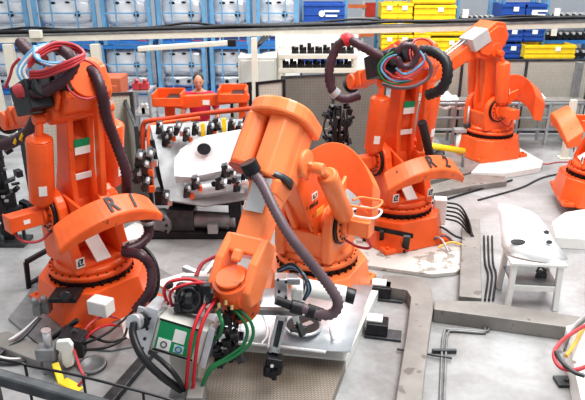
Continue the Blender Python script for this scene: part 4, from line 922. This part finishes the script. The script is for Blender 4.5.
# big connector with thick cable
gp('power_connector', BLM, lambda b: (b.cyl(A(150, 318, 3.85), A(137, 322, 3.7), .06, n=22), b.cyl(A(157, 316, 3.9), A(150, 318, 3.85), .075, n=22)))
gp('connector_ring', SIL, lambda b: b.cyl(A(138, 321, 3.72), A(133, 323, 3.66), .062, n=22))
gp('power_cable', BLK, lambda b: b.tube(a([(134, 323), (133, 335), (142, 356), (160, 375), (181, 390)], [3.66, 3.6, 3.5, 3.5, 3.58]), .028, 12), 0)
gp('power_cable', BLK, lambda b: b.tube(a([(150, 352), (163, 362), (176, 376), (184, 390)], [3.7, 3.55, 3.5, 3.58]), .018, 12), 0)
gp('lower_column', mat('pale_column', (.50, .48, .43), .5), lambda b: b.beam(A(184, 350, 3.85), A(186, 392, 3.8), .20, .14, .18, .14), .01)
for k, o_ in enumerate((0, 7)):
    gp('red_hose', RED, lambda b: b.tube(a([(216 + o_ * .3, 299), (205 + o_, 305), (196 + o_, 322), (190 + o_, 346), (186 + o_, 388)], [3.95, 3.8, 3.68, 3.6, 3.58]), .014, 12), 0)
gp('red_hose', RED, lambda b: b.tube(a([(168, 304), (164, 292), (170, 282), (188, 279), (205, 284), (222, 292), (228, 304)], [4.0, 3.95, 3.95, 4.0, 4.0, 3.95, 3.95]), .014, 10), 0)
gp('red_hose', RED, lambda b: b.tube(a([(172, 306), (170, 294), (178, 287), (196, 283), (216, 286), (228, 296)], [3.95, 3.9, 3.9, 3.95, 3.95, 3.95]), .011, 10), 0)
gp('red_hose', PIN, lambda b: b.tube(a([(196, 276), (202, 264), (212, 258), (222, 254)], [4.5, 4.6, 4.7, 4.8]), .018, 10), 0)
for k, o_ in enumerate((0, 6)):
    gp('green_hose', GHO, lambda b: b.tube(a([(222, 306), (236 + o_, 312), (247 + o_, 328), (243 + o_, 345), (226 + o_, 358), (210 + o_ * .5, 368), (202, 386)], [3.95, 3.85, 3.8, 3.75, 3.7, 3.65, 3.6]), .013, 12), 0)
gp('green_hose', GHO, lambda b: b.tube(a([(218, 312), (222, 322), (220, 334), (214, 340)], [3.8, 3.7, 3.7, 3.75]), .015, 10), 0)
random.seed(21)
for i in range(62):
    x, y = random.uniform(214, 241), random.uniform(308, 364)
    if i > 46: x, y = random.uniform(165, 228), random.uniform(284, 306)
    p = A(x, y, random.uniform(3.80, 4.0)); sz = (random.uniform(.02, .06), random.uniform(.04, .08), random.uniform(.02, .08)); rr = Matrix.Rotation(random.uniform(-.5, .5), 3, 'Y')
    gp('valve_block', BLM if i % 6 else DKS, lambda b: b.box(p, sz, rr), .004)
for (x, y) in ((219, 303), (217, 308), (226, 300), (232, 305), (212, 322)): gp('brass_fitting', mat('brass', (.65, .48, .22), .35, .8), lambda b: b.cyl(A(x, y, 3.82), A(x, y + 5, 3.80), .014, n=8), 0)
# right hand side: bracket, cylinder, slotted arm and clamp jaw
gp('bracket_block', SIL, lambda b: (b.box(A(281, 288, 4.15), (.10, .12, .22)), b.box(A(289, 279, 4.2), (.18, .10, .06))), .01)
for (x, y) in ((278, 280), (286, 282), (279, 292), (286, 298)): gp('screw_head', BLM, lambda b: b.cyl(A(x, y, 4.085), A(x, y, 4.075), .012, n=10), 0)
gp('side_plate', WHP, lambda b: b.box(A(297, 292, 4.3), (.10, .2, .16)), .02)
gp('actuator', WHP, lambda b: b.cyl(A(303, 287, 4.45), A(346, 295, 4.4), .075, n=26), .01)
gp('actuator_end', BLM, lambda b: b.cyl(A(344, 294, 4.4), A(355, 297, 4.38), .065, n=20))
gp('actuator_collar', BLM, lambda b: b.cyl(A(300, 286, 4.45), A(304, 287, 4.45), .085, n=24))
for k in range(3): gp('air_line', [DKS, SKY, BLK][k], lambda b: b.tube(a([(278, 272 - k), (292, 268 - k * 2), (303, 274), (308 + k, 288), (304, 300)], [4.4, 4.3, 4.2, 4.15, 4.15]), .014, 8), 0)
def f(b):
    p0, p1 = A(282, 316, 4.05), A(274, 352, 3.95); sd = V((1, 0, 0))
    b.beam(p0 - sd * .035, p1 - sd * .03, .022, .05, side=sd); b.beam(p0 + sd * .035, p1 + sd * .03, .022, .05, side=sd); b.beam(p0, p0.lerp(p1, .12), .09, .05, side=sd); b.beam(p0.lerp(p1, .86), p1, .08, .05, side=sd)
gp('slotted_arm', GSH, f)
gp('slot_lining', DKS, lambda b: b.beam(A(282, 318, 4.08), A(275, 350, 3.98), .05, .02, side=V((1, 0, 0))), 0)
def f(b):
    p = A(274, 360, 3.92); b.box(p, (.13, .10, .08), Matrix.Rotation(.2, 3, 'Y')); b.cyl(p + V((-.05, -.04, -.03)), p + V((-.06, -.05, -.11)), .03, n=14); b.cyl(p + V((.05, -.02, -.02)), p + V((.03, -.04, -.10)), .028, n=14); b.box(p + V((0, -.03, -.09)), (.10, .07, .05), Matrix.Rotation(-.4, 3, 'Y')); b.cyl(p + V((0, -.04, -.1)), p + V((0, -.05, -.15)), .022, n=12)
gp('clamp_jaw', BLM, f, .008)
gp('pivot_pin', SIL, lambda b: b.cyl(A(272, 366, 3.84), A(272, 366, 3.80), .014, n=10), 0)
gp('linkage', DKS, lambda b: (b.beam(A(296, 318, 4.2), A(303, 336, 4.15), .05, .04), b.beam(A(290, 330, 4.15), A(306, 328, 4.2), .04, .03)))
gp('linkage', SIL, lambda b: b.beam(A(292, 306, 4.2), A(297, 322, 4.2), .07, .05))
# grey trough post where the hoses end
p = A(187, 392, 3.58)
t = thing('hose_trough', 'dark grey steel trough post at the bottom edge taking hoses and cables', 'trough', (p.x, p.y, 0))
b = B(); h = p.z; b.box((-.06, 0, h / 2 - .02), (.16, .2, h - .04)); b.obj('column', GRS, t, .01)
b = B(); b.box((.07, 0, h / 2 + .02), (.12, .22, h + .04)); b.obj('side_column', DUC, t, .01)
# ================================================================ TIP DRESSER STAND AT BOTTOM LEFT
pb = G(60, 372, 0)
t = thing('tip_dresser', 'small machined stand with silver cylinder, white bracket and yellow foot at bottom left', 'tool stand', pb)
Y0 = pb.y
bb('column', GRS, t, lambda b: b.beam(V((A(50, 370, Y0).x, Y0, 0)), A(50, 348, Y0), .09, .09), .008)
bb('block', GRS, t, lambda b: b.box(A(47, 352, Y0), (.16, .12, .12)), .012)
bb('cylinder', SIL, t, lambda b: (b.cyl(A(49, 347, Y0), A(46, 331, Y0), .034, n=20), b.cyl(A(46, 331, Y0), A(46, 330, Y0), .040, n=20)), 0)
bb('white_bracket', WHP, t, lambda b: b.prism([A(x, y, Y0 - .02) for x, y in ((56, 342), (68, 341), (72, 346), (73, 366), (66, 369), (62, 364), (61, 352), (55, 350))], (0, .05, 0)), .01)
bb('gearbox', BLM, t, lambda b: (b.box(A(72, 340, Y0 + .12), (.20, .18, .15), Matrix.Rotation(.3, 3, 'Y')), b.box(A(80, 346, Y0 + .1), (.08, .12, .18)), b.beam(A(52, 338, Y0 + .2), A(78, 320, Y0 + .25), .05, .04)), .01)
bb('clamp_lever', DKS, t, lambda b: b.beam(A(60, 346, Y0 + .1), A(76, 330, Y0 + .15), .05, .05), .006)
bb('yellow_foot', YEL, t, lambda b: (b.beam(A(63, 382, Y0 - .2), A(80, 392, Y0 - .25), .09, .05), b.beam(A(55, 363, Y0 - .05), A(62, 384, Y0 - .18), .06, .03)), .01)
bb('ring_base', DKS, t, lambda b: b.tube([G(93, 365, .02) + V((.11 * cos(q * pi / 8), .11 * sin(q * pi / 8), 0)) for q in range(17)], .012, 8), 0)
bb('cup', GRS, t, lambda b: b.lathe([(.0, 0), (.10, 0), (.12, .05), (.10, .05), (.09, .015), (0, .015)], G(93, 368, 0)), 0)
bb('base_foot', GRS, t, lambda b: b.box(G(66, 378, .015), (.34, .26, .03)), .004)
for k, (m, d_) in enumerate([(WHP, 0), (GPU, 3), (DKS, 6)]):
    ps = [G(38 + d_ * .4, 318, .18), G(22, 332 + d_, .10), G(2, 346 + d_, .05), G(-2, 356 + d_, .03), G(20, 359 + d_ * .5, .03), G(44, 350 + d_ * .5, .05)]
    o = B().tube([p - pb for p in ps], .015, 8).obj('floor_cable', m); o.location = pb; tag(o, ['white cable looping from robot plugs to the tool stand', 'grey cable looping from robot plugs to the tool stand', 'dark cable looping from robot plugs to the tool stand'][k], 'cable', 'looping cables at the left edge')
for k, (m, pts) in enumerate([(PIN, [(82, 334), (92, 322), (106, 316), (118, 318)]), (RED, [(84, 340), (95, 330), (108, 325), (120, 326)]), (BLK, [(84, 344), (98, 338), (112, 330), (128, 316), (140, 305)]), (BLK, [(86, 350), (104, 348), (122, 340), (128, 326)]), (PIN, [(74, 350), (80, 368), (84, 378), (78, 386)]), (BLK, [(90, 336), (108, 342), (126, 338)])]):
    ps = [G(x, y, .22 + .05 * sin(i * 1.5)) for i, (x, y) in enumerate(pts)]
    o = B().tube([p - pb for p in ps], .012, 8).obj('cable', m); o.parent = t
# black bracket frame left and right of left robot pedestal
t = thing('guard_bracket', 'black bent bar guard at the left of the left robot pedestal', 'guard', G(40, 290, 0))
bb('bar', BLM, t, lambda b: (b.beam(G(29, 288, 0), G(26, 262, .33), .05, .03), b.beam(G(26, 262, .33), G(60, 243, .33), .04, .05), b.beam(G(29, 284, .05), G(60, 266, .05), .04, .04), b.beam(G(59, 268, 0), G(58, 244, .33), .04, .04)), .004)
# white moulded offcut and plates left centre
slab([(118, 232), (135, 222), (150, 226), (146, 236), (128, 240)], .03, .03, 'floor_plate', WHP, 'small white plate on the floor left of the positioner flange', 'floor plate')
slab([(120, 318), (150, 308), (168, 322), (150, 348), (124, 336)], .03, .03, 'floor_plate', WHP, 'white plate on the floor below the black power connector', 'floor plate')
slab([(152, 282), (185, 272), (205, 286), (176, 292)], .05, .05, 'floor_plate', WHP, 'white plate on the floor behind the gripper', 'floor plate')
# ================================================================ FOREGROUND RAILING
p, q = A(-12, 374, 2.0), A(110, 409, 1.9)
t = thing('handrail', 'dark blurred handrail in the bottom left corner nearest the viewer', 'railing', (p.x, 2.0, 0))
bb('top_rail', DKS, t, lambda b: b.beam(p, q, .055, .05), .012)
bb('thin_rail', BLM, t, lambda b: b.tube([A(-8, 358, 2.1), A(20, 363, 2.1), A(30, 366, 2.1), A(80, 376, 2.1), A(150, 394, 2.1), A(180, 403, 2.1)], .006, 8), 0)
for x, y in ((25, 365), (83, 377), (143, 392)): bb('upright', BLM, t, lambda b: b.cyl(A(x, y, 2.1), V((A(x, y, 2.1).x, 2.1, 0)), .006, n=8), 0)
for pp_ in (p, q): bb('post', DKS, t, lambda b: b.beam(pp_, V((pp_.x, pp_.y, 0)), .05, .05), 0)
# ================================================================ CABLES AT BOTTOM RIGHT
pb = G(572, 350, 0)
t = thing('cable_bundle', 'bundle of grey and yellowish cables with red loop in bottom right corner', 'cables', pb)
for k, (m, pts) in enumerate([(GRS, [(592, 316), (580, 324), (570, 334), (564, 350)]), (YLB, [(592, 322), (582, 330), (576, 342), (566, 356)]), (GSH, [(590, 312), (574, 326), (564, 342), (560, 352)]), (CRM, [(592, 330), (584, 338), (578, 352), (574, 362)]), (PIN, [(592, 364), (575, 370), (560, 367), (554, 355), (560, 343), (574, 332), (592, 322)]), (DKS, [(556, 352), (562, 362), (574, 372), (585, 376)])]):
    B().tube([G(x, y, .27 + .03 * k) - pb for x, y in pts], .017, 10).obj('cable', m, t)
B().tube([V((0, 0, 0)), V((.0, 0, .25))], .02, 8).obj('cable_support', GRS, t)
o = B().box((0, 0, .015), (.28, .13, .03)).cyl((-.05, 0, .03), (-.05, 0, .045), .02, n=8).obj('floor_bracket', DKS, None, .005); o.location = G(572, 383); tag(o, 'dark bolted bracket on floor beside the white corner base', 'bracket')

# ================================================================ CLUTTER LEFT OF THE POSITIONER
o = B().box((0, 0, .45), (.55, .5, .9)).box((0, -.26, .45), (.45, .03, .75)).obj('steel_box', mat('dull_orange_paint', (.50, .13, .06), .5), None, .02); o.location = (A(109, 84, 10.5).x, 10.5, A(109, 84, 10.5).z - .75); tag(o, 'dull orange red steel box behind the left foreground robot', 'box')
zb_ = o.location.z; o.location.z = 0; o.scale = (1, 1, (zb_ + .9) / .9)
for i, (x0, x1, y0, Yv, l) in enumerate([(132, 152, 88, 9.6, 'grey tubular rack left of the orange tray frame'), (112, 130, 82, 12.0, 'pale tubular trolley below the lower stillages')]):
    p, q = A(x0, y0, Yv), A(x1, y0, Yv); w2 = q.x - p.x; h2 = p.z
    t = thing('tube_rack', l, 'rack', ((p.x + q.x) / 2, Yv, 0))
    for sx in (-.5, .5):
        for sy in (-.25, .25): B().cyl((sx * w2, sy, 0), (sx * w2, sy, h2), .022, n=8).obj('upright', GSH, t)
    for z in (h2 - .02, h2 * .72, h2 * .45, h2 * .2):
        B().box((0, 0, z), (w2, .5, .03)).obj('shelf', GSH, t)
    random.seed(i)
    for k in range(5):
        b = B(); x_ = random.uniform(-.35, .35) * w2; z = [h2, h2 * .73, h2 * .46][k % 3]
        b.box((0, 0, .05), (.12, .14, .10)); b.cyl((0, -.04, .1), (.03, -.06, .16), .03, n=12)
        o = b.obj('fixture_block', [PIN, WHP, DKS, PIN, WHP][k], None, .006); o.location = (t.location.x + x_, Yv - .1, z + .005); tag(o, '%s block on the %s' % (['pinkish', 'white', 'dark', 'red', 'pale'][k], l), 'block', 'blocks on the tube racks')
